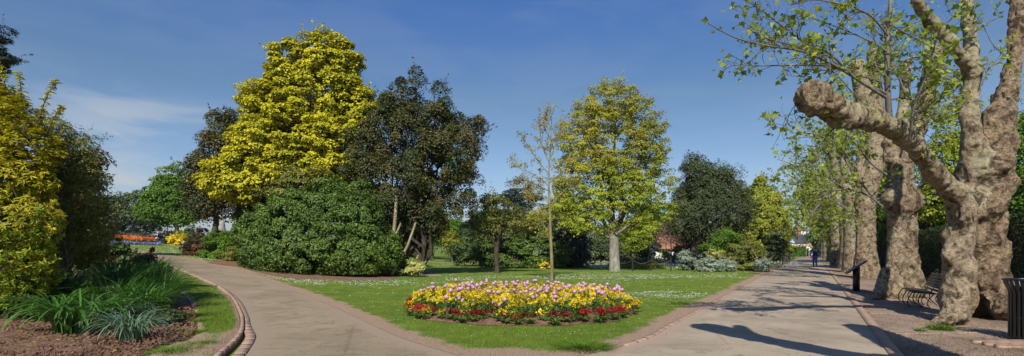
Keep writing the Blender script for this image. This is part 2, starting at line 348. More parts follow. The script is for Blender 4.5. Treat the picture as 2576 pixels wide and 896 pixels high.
bs_ = t.n('SeparateXYZ'); t.t.links.new(t.obj(), bs_.inputs[0]); bc_ = t.n('CombineXYZ'); t.t.links.new(t.ma('ADD', bs_.outputs[0], bs_.outputs[1]), bc_.inputs[0]); t.t.links.new(bs_.outputs[2], bc_.inputs[1]); t.t.links.new(bc_.outputs[0], br.inputs[0]); t.done(t.pbr(br.outputs[0], .9, spec=.1))
for nm, c in (('denim', (.07, .15, .33)), ('vest_navy', (.02, .035, .06)), ('shirt_blue', (.22, .36, .55)), ('hair_blonde', (.42, .33, .20)), ('skin', (.5, .30, .22)), ('bag_pink', (.45, .03, .08)), ('shoe', (.05, .06, .10))): plain(nm, c, .85, 0, .2, 30)
M = MATS

# ---------------- ground ----------------
def struct(o): o['kind'] = 'structure'; return o
def polar_pts(r0, r1, fac, daz, az0=-math.pi/4-.1, az1=math.pi/4+.1, seed=1):
    g = rng(seed); out = []; r = r0; k = 0
    while r < r1:
        azs = np.arange(az0, az1, daz)+(k % 2)*daz/2; rr = r*(1+(g.random(len(azs))-.5)*fac*.3)
        out.append(np.stack([rr*np.sin(azs), rr*np.cos(azs)], 1)); r *= 1+fac; k += 1
    return np.concatenate(out)
def inside(poly, p):
    x, y = p[:, 0], p[:, 1]; c = np.zeros(len(p), bool); n = len(poly)
    for i in range(n):
        x1, y1 = poly[i]; x2, y2 = poly[(i+1) % n]
        m = ((y1 > y) != (y2 > y)); c ^= m & (x < (x2-x1)*(y-y1)/((y2-y1) if y2 != y1 else 1e-9)+x1)
    return c
def dens(poly, step):
    out = []; n = len(poly)
    for i in range(n):
        a = np.array(poly[i], float); b = np.array(poly[(i+1) % n], float); d = np.linalg.norm(b-a); r = max(3., min(np.linalg.norm(a), np.linalg.norm(b)))
        k = max(1, int(d/(step*r/8)))
        for j in range(k): out.append(a+(b-a)*j/k)
    return np.array(out)
def smooth_line(p, n=10):
    p = [np.array(q, float) for q in p]; out = []
    for i in range(len(p)-1):
        p0 = p[max(i-1, 0)]; p1 = p[i]; p2 = p[i+1]; p3 = p[min(i+2, len(p)-1)]
        for t_ in np.arange(n)/n: out.append(.5*((2*p1)+(-p0+p2)*t_+(2*p0-5*p1+4*p2-p3)*t_**2+(-p0+3*p1-3*p2+p3)*t_**3))
    out.append(p[-1]); return np.array(out)
def dist_line(p, line):
    d = np.full(len(p), 1e9)
    for a, b in zip(line[:-1], line[1:]):
        ab = b-a; t_ = np.clip(((p-a)@ab)/max(ab@ab, 1e-9), 0, 1); d = np.minimum(d, np.linalg.norm(p-a-t_[:, None]*ab, axis=1))
    return d
def sheet(name, poly, off, mat, pts, step=.3, rough=0., attr=None, edge=0., zf=None):
    poly = dens(poly, step)
    ins = pts[inside(poly, pts)]
    if len(ins):
        dd = dist_line(ins, np.vstack([poly, poly[:1]])); ins = ins[dd > .35*step*np.maximum(1, np.linalg.norm(ins, axis=1)/8)]
    allp = np.vstack([poly, ins]); n = len(poly)
    vo_, _, fo, *_r = geometry.delaunay_2d_cdt([Vector(q) for q in allp], [], [list(range(n))], 1, 1e-5)
    v2 = np.array([tuple(q) for q in vo_]); z = terrain(v2[:, 0], v2[:, 1])+off
    dl = dist_line(v2, np.vstack([poly, poly[:1]]))
    if rough: z = z+rough*n2(v2[:, 0], v2[:, 1], 2.2, 5, 4)*np.clip(dl/.3, 0, 1)
    if zf is not None: z = z+zf(v2, dl)
    a = np.zeros(len(v2)) if attr is None else attr(v2)
    f = np.array([list(q) if len(q) == 3 else list(q)[:3] for q in fo]); 
    e1 = v2[f[:, 1]]-v2[f[:, 0]]; e2 = v2[f[:, 2]]-v2[f[:, 0]]; neg = e1[:, 0]*e2[:, 1]-e1[:, 1]*e2[:, 0] < 0; f[neg] = f[neg][:, ::-1]
    o = mesh_obj(name, np.column_stack([v2, z]), [f], [], a, mat, True); return o
# base ground to the horizon (one polar sheet, 360 deg)
rr = np.concatenate([[0.], np.geomspace(2, 70, 60), np.geomspace(80, 4000, 30)]); an = np.linspace(0, 2*np.pi, 145)[:-1]
gx = rr[:, None]*np.sin(an); gy = rr[:, None]*np.cos(an); gz = terrain(gx, gy)-.05
i = np.arange(len(rr)-1)[:, None]*144; j = np.arange(144)[None]; k = (j+1) % 144
struct(mesh_obj('ground', np.stack([gx, gy, gz], -1).reshape(-1, 3), [], [np.stack([i+j, i+k, i+144+k, i+144+j], -1).reshape(-1, 4)[:, ::-1]], np.zeros(len(rr)*144), M['grass_lawn'], True))

VPK = .588                                   # the straight path runs along (VPK, 1)
def PT(c, y): return np.array([VPK*y+c, y])
LE = [G(*q) for q in ((1637, 846), (1560, 872), (1480, 890), (1400, 902), (1300, 908), (1200, 904), (1126, 886), (993, 843), (900, 800), (820, 764), (738, 731.6), (666, 705), (594, 681), (522, 664.5), (450, 650), (402, 642), (355, 633), (314, 627))]
CL = -3.12; CR = 1.22
edge_main = smooth_line([PT(CL, 110), PT(CL, 60), PT(CL, 30), PT(CL, 18), PT(CL, 11.5)]+LE, 5)
inner = smooth_line([G(*q) for q in ((515, 925), (544, 896), (580, 864), (599, 839), (603, 812), (599, 788), (581, 752), (552, 726), (508, 704), (454, 680), (392, 658.5), (338, 637), (294, 625))], 6)
outer = smooth_line([G(*q) for q in ((575, 925), (603, 896), (625, 866), (633, 846), (625, 828), (620, 812), (617, 795), (597, 756), (560, 727), (514, 704.5), (456, 680), (394, 658.3), (340, 636.8), (296, 624.8))], 6)
soil_edge = smooth_line([G(*q) for q in ((330, 925), (363, 896), (385, 885), (428, 868), (472, 856), (497, 828), (492, 802), (486, 773), (466, 744), (438, 723), (428, 694), (403, 668), (360, 648), (320, 632))], 6)
FARL = np.array([-52., 66.])
path_edges = [edge_main, inner]
def wear(v):
    d = dist_line(v, edge_main[edge_main[:, 1] < 60]); a = np.clip(1.1-d/.85, 0, 1)
    fx = np.clip((2.2-np.abs(v[:, 0]+.2))/1.8, 0, 1)*np.clip((9.6-v[:, 1])/1.4, 0, 1); a = np.maximum(a, .75*fx)       # bare front corner
    s = ((v[:, 0]+6.5)/2.2)**2+((v[:, 1]-27.2)/.8)**2; 
    b = dist_line(v, np.array([G(500, 658), G(590, 667), G(650, 684), G(720, 699), G(850, 703), G(960, 701)])); a = np.maximum(a, np.clip(1.1-b/.8, 0, 1))
    c = np.linalg.norm((v-G(1062, 692))/np.array([1.7, 1.3]), axis=1); a = np.maximum(a, np.clip(1.3-c, 0, 1))
    return np.clip(a+.12*n2(v[:, 0], v[:, 1], .9, 3), 0, 1)
mainpoly = np.vstack([edge_main, [FARL], [[-60, 150], [150, 150]], [PT(CL, 140)]])
pg = np.vstack([polar_pts(7.2, 34, .022, .022), polar_pts(34, 150, .05, .05)])
struct(sheet('lawn', mainpoly, 0.0, M['grass_lawn'], pg, .25, .0, wear))
# bedding under the tarmac: the path surfaces
tarpoly = np.vstack([edge_main[edge_main[:, 1] < 109], [G(296, 624.8)], outer[::-1], [[-6.2, 3.0]], [[1.4, 2.0]], [PT(CR, 2.5)], [PT(CR, y) for y in (8, 12, 20, 40, 80, 130)], [PT(CL, 130)]])
def push(line, d):
    t_ = nrm(np.gradient(line, axis=0)); return line+np.stack([t_[:, 1], -t_[:, 0]], 1)*d
edge_u = push(edge_main, .16); outer_u = push(outer, -.08)
def ta(v):
    d = np.minimum(dist_line(v, edge_main), dist_line(v, outer[:80])); return np.clip(1.0-d/.95, 0, 1)*np.where(v[:, 1] < 45, 1, .5)
pt_ = np.vstack([polar_pts(3.0, 40, .03, .03), polar_pts(40, 150, .08, .05)])
split = lambda keep: None
right_poly = np.vstack([[PT(CL, y) for y in (130, 80, 40, 20, 12.2)], [q for q in LE[:3]], [[2.2, 2.2]], [PT(CR, 2.5)], [PT(CR, y) for y in (8, 12, 20, 40, 80, 130)]])
left_poly = np.vstack([[q for q in LE[2:]], [G(296, 624.8)], outer[::-1], [[-6.2, 3.0]], [[2.2, 2.2]]])
left_poly = np.vstack([edge_u[np.argmin(np.linalg.norm(edge_main-LE[2], axis=1)):], outer_u[::-1], [[-6.2, 3.0]], [[2.2, 2.2]]])
right_poly = np.vstack([[PT(CL, y) for y in (130, 80)], edge_u[(edge_main[:, 1] < 62)][:np.argmin(np.linalg.norm(edge_main[(edge_main[:, 1] < 62)]-LE[2], axis=1))+1], [[2.2, 2.2]], [PT(CR, 2.5)], [PT(CR, y) for y in (8, 12, 20, 40, 80, 130)]])
struct(sheet('curving_path', left_poly, -.006, M['asphalt_tan'], pt_, .3, 0, ta))
struct(sheet('avenue_path', right_poly, -.0065, M['asphalt_pinkish'], pt_, .3, 0, ta))
# gravel verge under the plane trees
verge = np.vstack([[PT(CR+.17, y) for y in (2.5, 8, 14, 25, 50, 90, 130)], [PT(7.5, 130)], [PT(7.5, 50), PT(7.5, 20), PT(9.5, 6), PT(9.5, 2)]])
def va(v): return np.clip(.45+.5*n2(v[:, 0], v[:, 1], .35, 11), 0, 1)  # noise mask for the dark patches that imitate tree shade on the gravel
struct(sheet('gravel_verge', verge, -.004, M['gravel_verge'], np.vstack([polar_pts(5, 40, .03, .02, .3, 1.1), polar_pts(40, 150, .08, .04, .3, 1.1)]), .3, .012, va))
# left flower bed soil and its lawn strip
soilpoly = np.vstack([soil_edge, [G(296, 624)], [[-33, 40]], [[-26, 22]], [[-14, 10.5]], [[-9.6, 6.6]], [[-7.8, 6.2]]])
ps = np.vstack([polar_pts(6.5, 16, .008, .008, -.85, -.45), polar_pts(16, 50, .03, .03, -.85, -.45)])
def soil_z(v, dl): return .10*np.clip(dl/1.4, 0, 1)+.055*np.clip(n2(v[:, 0], v[:, 1], 3.5, 9, 4), -1, 1)*np.clip(dl/.2, 0, 1)+.02*n2(v[:, 0], v[:, 1], 14, 4, 2)*np.clip(dl/.1, 0, 1)
struct(sheet('flower_bed_soil', soilpoly, -.035, M['soil_red_brown'], ps, .15, 0, None, 0, soil_z))
strip = np.vstack([inner, [G(296, 625)], soil_edge[::-1]])
def sa(v):
    d = dist_line(v, inner); e = dist_line(v, soil_edge); lo = np.clip((10.6-v[:, 1])/1.2, 0, 1)
    return np.clip(np.maximum(np.clip(.75-d/.35, 0, 1), np.clip(.8-e/.3, 0, 1))+.62*lo, 0, 1)
struct(sheet('lawn_strip', strip, .045, M['grass_lawn'], np.vstack([polar_pts(7, 18, .014, .012, -.85, -.4), polar_pts(18, 50, .04, .03, -.85, -.4)]), .15, .018, sa, 0, lambda v, dl: -.05*np.clip(1-dl/.12, 0, 1)))
bankpoly = [G(*q) for q in ((520, 662), (600, 671), (650, 687), (740, 703), (860, 707), (980, 705), (1010, 692), (1000, 672), (560, 650))]
bank = sheet('mulch_under_shrubs', bankpoly, .010, M['soil_red_brown'], polar_pts(18, 60, .02, .02), .3, .0)
struct(bank)
# pale far paths across the park
def strip_line(name, pts, w, off, mat, attr=.2):
    p = smooth_line(pts, 6); t_ = np.gradient(p, axis=0); nn = nrm(np.stack([-t_[:, 1], t_[:, 0]], 1)); mb = MB()
    w_ = np.broadcast_to(w, (len(p),))[:, None]; a_ = p+nn*w_/2; b_ = p-nn*w_/2; n = len(p)
    v = np.vstack([np.column_stack([a_, terrain(a_[:, 0], a_[:, 1])+off]), np.column_stack([b_, terrain(b_[:, 0], b_[:, 1])+off])])
    mb.add(v, [[q+n, q+1+n, q+1, q] for q in range(n-1)], attr); return struct(mb.build(name, mat))
strip_line('park_path', [(-16, 62), (-6, 60), (4, 57), (12, 52), (20, 50.5), (30, 51)], 2.6, .02, M['asphalt_tan'])
strip_line('park_path', [(7, 74), (16, 72), (26, 66), (36, 64)], 2.4, .02, M['asphalt_tan'])
# brick edgings (each a run of individually coloured bricks in one long kerb)
def edging(name, line, w, h, bl, label, group=None, off=0., lift=0.):
    seg = np.linalg.norm(np.diff(line, axis=0), axis=1); s = np.concatenate([[0], np.cumsum(seg)]); mb = MB(); g = rng(len(line)); d = 0
    ncb = push(line, 1.)-line
    while d+bl < s[-1]:
        L_ = bl*(1 if math.hypot(*[np.interp(d, s, line[:, q]) for q in (0, 1)]) < 45 else 4); c = np.array([np.interp(d+L_/2, s, line[:, q]) for q in (0, 1)]); e = np.array([np.interp(min(d+L_/2+.05, s[-1]), s, line[:, q]) for q in (0, 1)])
        ks = np.linspace(d+.003, d+L_-.003, 5); cx = np.stack([np.interp(ks, s, line[:, q]) for q in (0, 1)], 1); nx = nrm(np.stack([np.interp(ks, s, ncb[:, q]) for q in (0, 1)], 1)); cx = cx-nx*off; jz = g.normal()*.0015
        lo_ = cx-nx*w/2; hi_ = cx+nx*w/2; tz_ = terrain(cx[:, 0], cx[:, 1])+lift-.06+jz; ring_ = np.stack([np.column_stack([lo_, tz_]), np.column_stack([hi_, tz_]), np.column_stack([hi_, tz_+h]), np.column_stack([lo_, tz_+h])], 1)
        f_ = [[4*a+b, 4*a+(b+1) % 4, 4*a+4+(b+1) % 4, 4*a+4+b] for a in range(4) for b in range(4)]+[[3, 2, 1, 0], [16, 17, 18, 19]]; mb.add(ring_.reshape(-1, 3), f_, float(.25+.5*g.random())); d += L_
    o = mb.build(name, M['brick_edging']); tag(o, label, 'kerb', group); return o
edging('brick_kerb', inner, .07, .12, .45, 'raised inner row of curved brick edging against the left grass strip', off=-.05)
edging('brick_kerb', outer, .165, .075, .45, 'low outer row of curved brick edging beside the tan path', off=.02, lift=.005)
edging('brick_kerb', np.array([PT(CR+.08, y) for y in (2.6, 8, 20, 50, 125)]), .17, .08, .23, 'straight brick edging between the avenue and the plane tree verge', lift=.0)
edging('brick_kerb', edge_main[edge_main[:, 0] > 1.6], .10, .078, .45, 'brick edging along the lawn side of the avenue', lift=.0, off=.0)
for q, (y0) in enumerate((10.1, 13.3, 15.1)):
    a_ = PT(CR+.25, y0); b_ = a_+np.array([2.6+.5*q, .15-.9*(q == 0)+(.9 if q == 0 else 0)])
    edging('brick_drain_row', np.array([a_, (a_+b_)/2, b_]), .11, .065, .22, ('nearest', 'middle', 'farthest')[q]+' short brick row crossing the gravel verge from the kerb', 'brick rows across the verge')

# ---------------- vegetation engine ----------------
def leaf_quads(mb, c, nrm_, up, L_, Wd, a, fold=.25, g=None, kind='kite'):
    """c centres (n,3); leaf lies in the plane with normal nrm_, long axis up (made perpendicular)."""
    n = len(c); up = up-(up*nrm_).sum(1, keepdims=True)*nrm_; up = nrm(up+1e-6); sd_ = np.cross(nrm_, up)
    L_ = np.broadcast_to(L_, (n,))[:, None]; Wd = np.broadcast_to(Wd, (n,))[:, None]
    if kind == 'kite':
        v = np.stack([c-up*L_*.5, c+sd_*Wd*.5-up*L_*.05+nrm_*Wd*fold, c+up*L_*.5, c-sd_*Wd*.5-up*L_*.05+nrm_*Wd*fold], 1)
        i = np.arange(n)[:, None]*4; f = np.concatenate([i+[0, 1, 2], i+[0, 2, 3]])
        mb.add(v.reshape(-1, 3), f, np.repeat(a, 4))
    elif kind == 'quad':
        v = np.stack([c-up*L_*.5, c+sd_*Wd*.5, c+up*L_*.5, c-sd_*Wd*.5], 1)
        mb.add(v.reshape(-1, 3), np.arange(4*n).reshape(n, 4), np.repeat(a, 4))
    else:   # lance: six-vertex pointed leaf, drooping tip
        v = np.stack([c-up*L_*.5, c-up*L_*.15+sd_*Wd*.5+nrm_*Wd*fold, c+up*L_*.18+sd_*Wd*.38+nrm_*Wd*fold*.6, c+up*L_*.5-nrm_*L_*.12, c+up*L_*.18-sd_*Wd*.38+nrm_*Wd*fold*.6, c-up*L_*.15-sd_*Wd*.5+nrm_*Wd*fold], 1)
        i = np.arange(n)[:, None]*6; f = np.concatenate([i+[0, 1, 2, 3], i+[0, 3, 4, 5]])
        mb.add(v.reshape(-1, 3), f, np.repeat(a, 6))
def rsph(g, n): return nrm(g.normal(size=(n, 3)))
def env3(env, Y, depth=.9):
    out = []
    for e in env:
        px, py, rx, ry = e[:4]; dY = e[4] if len(e) > 4 else 0; c = P(px, py, Y+dY)
        out.append((c, np.array([rx*(Y+dY)/F, max(.25, depth*(rx+ry)/2*(Y+dY)/F), ry*(Y+dY)/F])))
    return out
def crown_pts(E, n, g, lo=.6, hi=1.0, core=.55, upbias=0.):
    """n sub-clump centres spread through the shells of the envelope ellipsoids; returns (pos, outward)"""
    wt = np.array([(r[0]*r[2]+r[0]*r[1]+r[1]*r[2]) for _, r in E]); wt = wt/wt.sum(); P_, O_ = [], []; tot = 0
    while tot < n:
        k = g.choice(len(E), size=n*2, p=wt); d = rsph(g, n*2); d[:, 2] += upbias; d = nrm(d)
        rad = lo+(hi-lo)*g.random(n*2)**.6; c = np.array([E[q][0] for q in k]); r = np.array([E[q][1] for q in k]); p = c+d*r*rad[:, None]
        ok = np.ones(len(p), bool)
        for q, (cc, rr) in enumerate(E):
            m = (((p-cc)/rr)**2).sum(1) < core**2; ok &= ~(m & (k != q))
        P_.append(p[ok]); O_.append(nrm(d/r)[ok]); tot += ok.sum()
    return np.concatenate(P_)[:n], np.concatenate(O_)[:n]
def foliage(E, g, subs, sub_r, per, leaf, asp=.6, flat=.6, kind='kite', up=.5, droop=0., zmin=None, lo=.6, core=.55, vbias=None, shell=.65, out=.5, hi=1.0, shoots=.45, slen=1.35):
    mb = MB(); sp_, so = crown_pts(E, subs, g, lo, hi, core)
    if shoots:
        ns_ = int(subs*shoots); ki = g.integers(0, subs, ns_); m_ = 16; kk = np.repeat(np.arange(ns_), m_); dd = nrm(so[ki]+np.array([0, 0, .55])+g.normal(size=(ns_, 3))*.3); ln_ = sub_r*slen*(.5+g.random(ns_)); tt = g.random(ns_*m_)
        q_ = sp_[ki][kk]+dd[kk]*(ln_[kk]*(.3+tt*.9))[:, None]+g.normal(size=(ns_*m_, 3))*(sub_r*.16*(1.15-tt))[:, None]; aq = np.clip(.6+.25*g.normal(size=ns_*m_), 0, 1)
        if vbias is not None: aq = np.clip(aq+vbias(q_), 0, 1)
        ok_ = q_[:, 2] > (zmin if zmin is not None else -99); axq = nrm(dd[kk]+g.normal(size=(ns_*m_, 3))*.7); lq = leaf*(.55+.6*g.random(ns_*m_)); nq = nrm(rsph(g, ns_*m_)+np.array([0, -.2, up+.2]))
        leaf_quads(mb, q_[ok_], nq[ok_], axq[ok_], lq[ok_], (lq*asp)[ok_], aq[ok_], kind=kind)
    sr = sub_r*(.6+.8*g.random(subs)); k = np.repeat(np.arange(subs), per); n = len(k)
    d = rsph(g, n); rad = shell+(1-shell)*g.random(n); d[:, 2] = np.abs(d[:, 2])*np.where(g.random(n) < .8, 1, -1)
    p = sp_[k]+d*rad[:, None]*sr[k][:, None]*np.array([1, 1, flat])
    nn = nrm(d*out+so[k]*.45+np.array([0, 0, up])+g.normal(size=(n, 3))*.35)
    ax = nrm(g.normal(size=(n, 3))*.7+d+np.array([0, 0, -droop]))
    a = np.clip(.5+.22*(g.random(subs)-.5)[k]*2+.25*g.normal(size=n)*.6, 0, 1)
    if vbias is not None: a = np.clip(a+vbias(p), 0, 1)
    L_ = leaf*(.7+.6*g.random(n))
    keep = p[:, 2] > (zmin if zmin is not None else -99)
    leaf_quads(mb, p[keep], nn[keep], ax[keep], L_[keep], (L_*asp)[keep], a[keep], kind=kind)
    return mb, sp_, so
def wob(a, b, n, amp, g):
    a = np.array(a, float); b = np.array(b, float); t_ = np.linspace(0, 1, n)[:, None]; p = a+(b-a)*t_
    w = np.cumsum(g.normal(size=(n, 3)), 0); w -= w[0]+(w[-1]-w[0])*t_; return p+w*amp*np.linalg.norm(b-a)/n
def limbs(mb, base, fork, targets, r0, g, r1=.03, amp=.35, n=6, sag=.0):
    for q in targets:
        m = fork+(q-fork)*.45+np.array([0, 0, np.linalg.norm(q-fork)*.06]); l = np.linalg.norm(q-fork)
        p = np.vstack([wob(fork, m, n, amp, g), wob(m, q, n, amp, g)[1:]]); mb.tube(p, np.linspace(max(r0*min(1, .25+l*.05), r1*1.5), r1, len(p)), 6)
def woody(name, label, cat, Y, base, env, mat, g, subs=60, sub_r=.7, per=300, leaf=.15, trunk=.2, bk='grey', forkz=None, group=None, nl=14, lean=0, depth=.9, crown='crown', stems=1, twigs=0, twm=None, **kw):
    bx = (base-CXP)/F*Y; z0 = Tz(bx, Y); root = empty(name, (bx, Y, z0), label, cat, group)
    E = env3(env, Y, depth); kw.setdefault('zmin', z0+.03)
    mb, sp_, so = foliage(E, g, subs, sub_r, per, leaf, **kw)
    o = mb.build(crown, mat, root)
    if trunk:
        tm = MB(); zc = np.average([e[0][2] for e in E]); zb = min(e[0][2]-e[1][2] for e in E); fz = forkz if forkz else max(z0+.4, min(zc, zb+.6))
        for s_ in range(stems):
            off = np.array([(s_-(stems-1)/2)*trunk*2.6, g.normal()*.1, 0]); fork = np.array([bx+lean, Y, fz])+off*2.2
            p = wob(np.array([bx, Y, z0-.1])+off, fork, 7, .25, g); rad = trunk*(np.linspace(1, .72, 7)); rad[0] *= 1.45; rad[1] *= 1.1; tm.tube(p, rad, 9)
            tg = sp_[g.choice(len(sp_), max(2, min(nl, len(sp_))//stems), replace=False)]; top = np.array([e[0] for e in E])
            limbs(tm, None, fork, np.vstack([tg, top[g.choice(len(top), min(len(top), 5), replace=False)]]), trunk*.75, g, .025 if trunk > .1 else .012)
            if twigs:
                for q in tg:
                    for w in range(twigs):
                        d = q-fork; e = q+nrm(d[None])[0]*.5+g.normal(size=3)*.55; tm.tube(wob(fork+d*g.uniform(.5, .9), e, 4, .4, g), [.018, .014, .01, .005], 4, cap=False)
        tm.build('trunk' if crown == 'crown' else 'stem', BK[bk], root, smooth=True)
    return root
def bush(name, label, cat, Y, env, mat, g, group=None, **kw):
    kw.setdefault('trunk', .04); kw.setdefault('bk', 'dark'); kw.setdefault('nl', 8); kw.setdefault('crown', 'foliage'); kw.setdefault('forkz', None)
    return woody(name, label, cat, Y, kw.pop('base', env[0][0]), env, mat, g, group=group, **kw)

# ---------------- signed-distance surfaces (plane trees, person) ----------------
def surface(F_, o, h):
    s = F_ < 0; nx, ny, nz = F_.shape; cnt = np.zeros((nx-1, ny-1, nz-1), np.uint8)
    for a in (0, 1):
        for b in (0, 1):
            for c in (0, 1): cnt += s[a:nx-1+a, b:ny-1+b, c:nz-1+c]
    act = (cnt > 0) & (cnt < 8); idx = -np.ones(act.shape, np.int64); I = np.argwhere(act); idx[act] = np.arange(len(I))
    acc = np.zeros((len(I), 3)); num = np.zeros(len(I)); x, y, z = I.T
    cor = [(a, b, c) for a in (0, 1) for b in (0, 1) for c in (0, 1)]; val = {c: F_[x+c[0], y+c[1], z+c[2]] for c in cor}
    for c in cor:
        for ax in range(3):
            if c[ax]: continue
            d = list(c); d[ax] = 1; d = tuple(d); v0, v1 = val[c], val[d]; m = (v0 < 0) != (v1 < 0)
            t_ = np.where(m, v0/np.where(m, v0-v1, 1), 0); p = np.broadcast_to(np.array(c, float), (len(I), 3)).copy(); p[:, ax] = t_
            acc[m] += p[m]; num[m] += 1
    v = (I+acc/np.maximum(num, 1)[:, None])*h+o; Q = []
    for ax in range(3):
        sl = [slice(None)]*3; sh = [slice(None)]*3; sl[ax] = slice(0, -1); sh[ax] = slice(1, None); a_, b_ = s[tuple(sl)], s[tuple(sh)]
        for flip, m in ((0, a_ & ~b_), (1, ~a_ & b_)):
            J = np.argwhere(m); u, w = [(1, 2), (2, 0), (0, 1)][ax]
            J = J[(J[:, u] > 0) & (J[:, w] > 0) & (J[:, u] < F_.shape[u]-1) & (J[:, w] < F_.shape[w]-1)]
            q = []
            for du, dw in ((-1, -1), (0, -1), (0, 0), (-1, 0)):
                K = J.copy(); K[:, u] += du; K[:, w] += dw; q.append(idx[K[:, 0], K[:, 1], K[:, 2]])
            q = np.stack(q, 1); q = q[(q >= 0).all(1)]
            Q.append(q[:, ::-1] if flip else q)
    return v, np.concatenate(Q)
def cone_d(p, a, b, ra, rb):
    ba = b-a; t_ = np.clip(((p-a)@ba)/max(ba@ba, 1e-9), 0, 1); return np.linalg.norm(p-a-t_[..., None]*ba, axis=-1)-(ra+(rb-ra)*t_)
def sdf_mesh(caps, h, k=.15, sub=(), clipz=None):
    ks = [c[4] if len(c) > 4 else k for c in caps]; caps = [(np.array(c[0], float), np.array(c[1], float), c[2], c[3]) for c in caps]
    lo = np.min([np.minimum(a-ra, b-rb) for a, b, ra, rb in caps], 0)-3*h-k*.4; hi = np.max([np.maximum(a+ra, b+rb) for a, b, ra, rb in caps], 0)+3*h+k*.4
    n = np.ceil((hi-lo)/h).astype(int)+1; F_ = np.full(n, 1e3, np.float32)
    def block(a, b, ra, rb, m):
        l = np.clip(((np.minimum(a-ra, b-rb)-m-lo)/h).astype(int), 0, n); u = np.clip(((np.maximum(a+ra, b+rb)+m-lo)/h).astype(int)+2, 0, n)
        g_ = np.stack(np.meshgrid(*[lo[q]+np.arange(l[q], u[q])*h for q in range(3)], indexing='ij'), -1); return tuple(slice(l[q], u[q]) for q in range(3)), g_
    for (a, b, ra, rb), k in zip(caps, ks):
        s, g_ = block(a, b, ra, rb, k*1.5+3*h); d = cone_d(g_, a, b, ra, rb).astype(np.float32); o = F_[s]; hh = np.clip(.5+.5*(o-d)/k, 0, 1)
        F_[s] = np.where(np.abs(o-d) < k, o*(1-hh)+d*hh-k*hh*(1-hh), np.minimum(o, d))
    for a, b, ra, rb in sub:
        a = np.array(a, float); b = np.array(b, float); s, g_ = block(a, b, ra, rb, .2); F_[s] = np.maximum(F_[s], -cone_d(g_, a, b, ra, rb))
    F_[F_ > 50] = 1
    return surface(F_, lo, h)
def vnormals(v, q):
    n = np.zeros_like(v); fn = np.cross(v[q[:, 2]]-v[q[:, 0]], v[q[:, 3]]-v[q[:, 1]])
    for i_ in range(4): np.add.at(n, q[:, i_], fn)
    return nrm(n)
def plane_trunk(name, root, caps, burr, h, sub=(), seed=1, k=.2, amp=1.):
    v, q = sdf_mesh(caps, h, k, sub); g0 = v.copy(); n = vnormals(v, q)
    b = np.zeros(len(v)); best = np.full(len(v), 1e9)
    for (a, b_, ra, rb), w in zip([c[:4] for c in caps], burr):
        d = cone_d(v, np.array(a, float), np.array(b_, float), ra, rb); t_ = np.exp(-np.maximum(d, 0)/.12); m = d < best; best[m] = d[m]; b[m] = w
    b = b+.45*np.clip(-n[:, 2]-.1, 0, 1)+.25*np.clip(.2-n[:, 2], 0, .4)*(b > .2)
    sv = v*np.array([1, 1, .5]); lob = fbm(sv, 1.3, 3, seed)*.022+fbm(sv, 3.6, 3, seed+5)*.022-.026
    rid = (1-np.abs(vnoise(v*np.array([1, 1, .6])+.12*np.stack([vnoise(v, 4, 1), vnoise(v, 4, 2), vnoise(v, 4, 3)], 1), 5.5, seed+9)))**3; rg = (rid-.3)*.028+np.maximum(fbm(v*np.array([1, 1, .55]), 9, 4, seed+3), -.5)*.055
    msk = np.ones(len(v))
    for a, b_, ra, rb in sub: msk = np.minimum(msk, np.clip(cone_d(v, np.array(a, float), np.array(b_, float), ra, rb)/.16, .05, 1))
    v = v+n*((lob*(.45+.75*b)+rg*np.clip(b*1.15, 0.07, 1))*amp*msk)[:, None]
    vert = (1-np.abs(fbm(g0*np.array([1, 1, .22]), 3.2, 2, seed+2))); v = v-n*((np.clip(vert-.82, 0, 1)*.28*amp)*np.clip(2.6-(g0[:, 2]-g0[:, 2].min()), 0, 1.5)/1.5)[:, None]
    v = v-np.array(root.location)
    o = mesh_obj(name, v, [], [q], np.clip(b+.22*vnoise(g0, 1.4, seed)+.1*vnoise(g0, 4., seed+1), 0, 1), M['bark_plane'], True); o.parent = root; return o

def twig_spray(tw, lf, pts, r0, g, side=8, slen=.9, leafL=.11, order=2, dens_=1., droop=.0, a0=.5):
    p = smooth_line([np.array(q, float) for q in pts], 5); n = len(p); rad = np.linspace(r0, max(r0*.25, .004), n); tw.tube(p, rad, 6 if r0 > .02 else 4, cap=False)
    seg = np.linalg.norm(np.diff(p, axis=0), axis=1); tot = seg.sum()
    for s_ in range(side):
        t_ = g.uniform(.15, 1.0); i_ = min(int(t_*(n-1)), n-2); d = nrm((p[i_+1]-p[i_])[None])[0]
        e = nrm((d*.9+rsph(g, 1)[0]*.95+np.array([0, 0, .15-droop]))[None])[0]; l = slen*(.5+.8*g.random())*(1.1-.5*t_)
        c = [p[i_]]; dd = e.copy()
        for _ in range(4): dd = nrm((dd+g.normal(size=3)*.28+np.array([0, 0, -droop*.2+.04]))[None])[0]; c.append(c[-1]+dd*l/4)
        if order > 1 and l > .35: twig_spray(tw, lf, c, max(rad[i_]*.45, .006), g, max(2, int(side*.45)), slen*.45, leafL, order-1, dens_, droop)
        else: tw.tube(c, np.linspace(max(rad[i_]*.4, .005), .0025, 5), 3, cap=False)
        m = max(2, int(5*dens_*(.5+g.random()))); c = np.array(c); kk = g.integers(1, 5, m); lf.append(c[kk]+g.normal(size=(m, 3))*.06*(leafL/.1))
    m = max(2, int(4*dens_)); lf.append(p[-1]+g.normal(size=(m, 3))*.07)
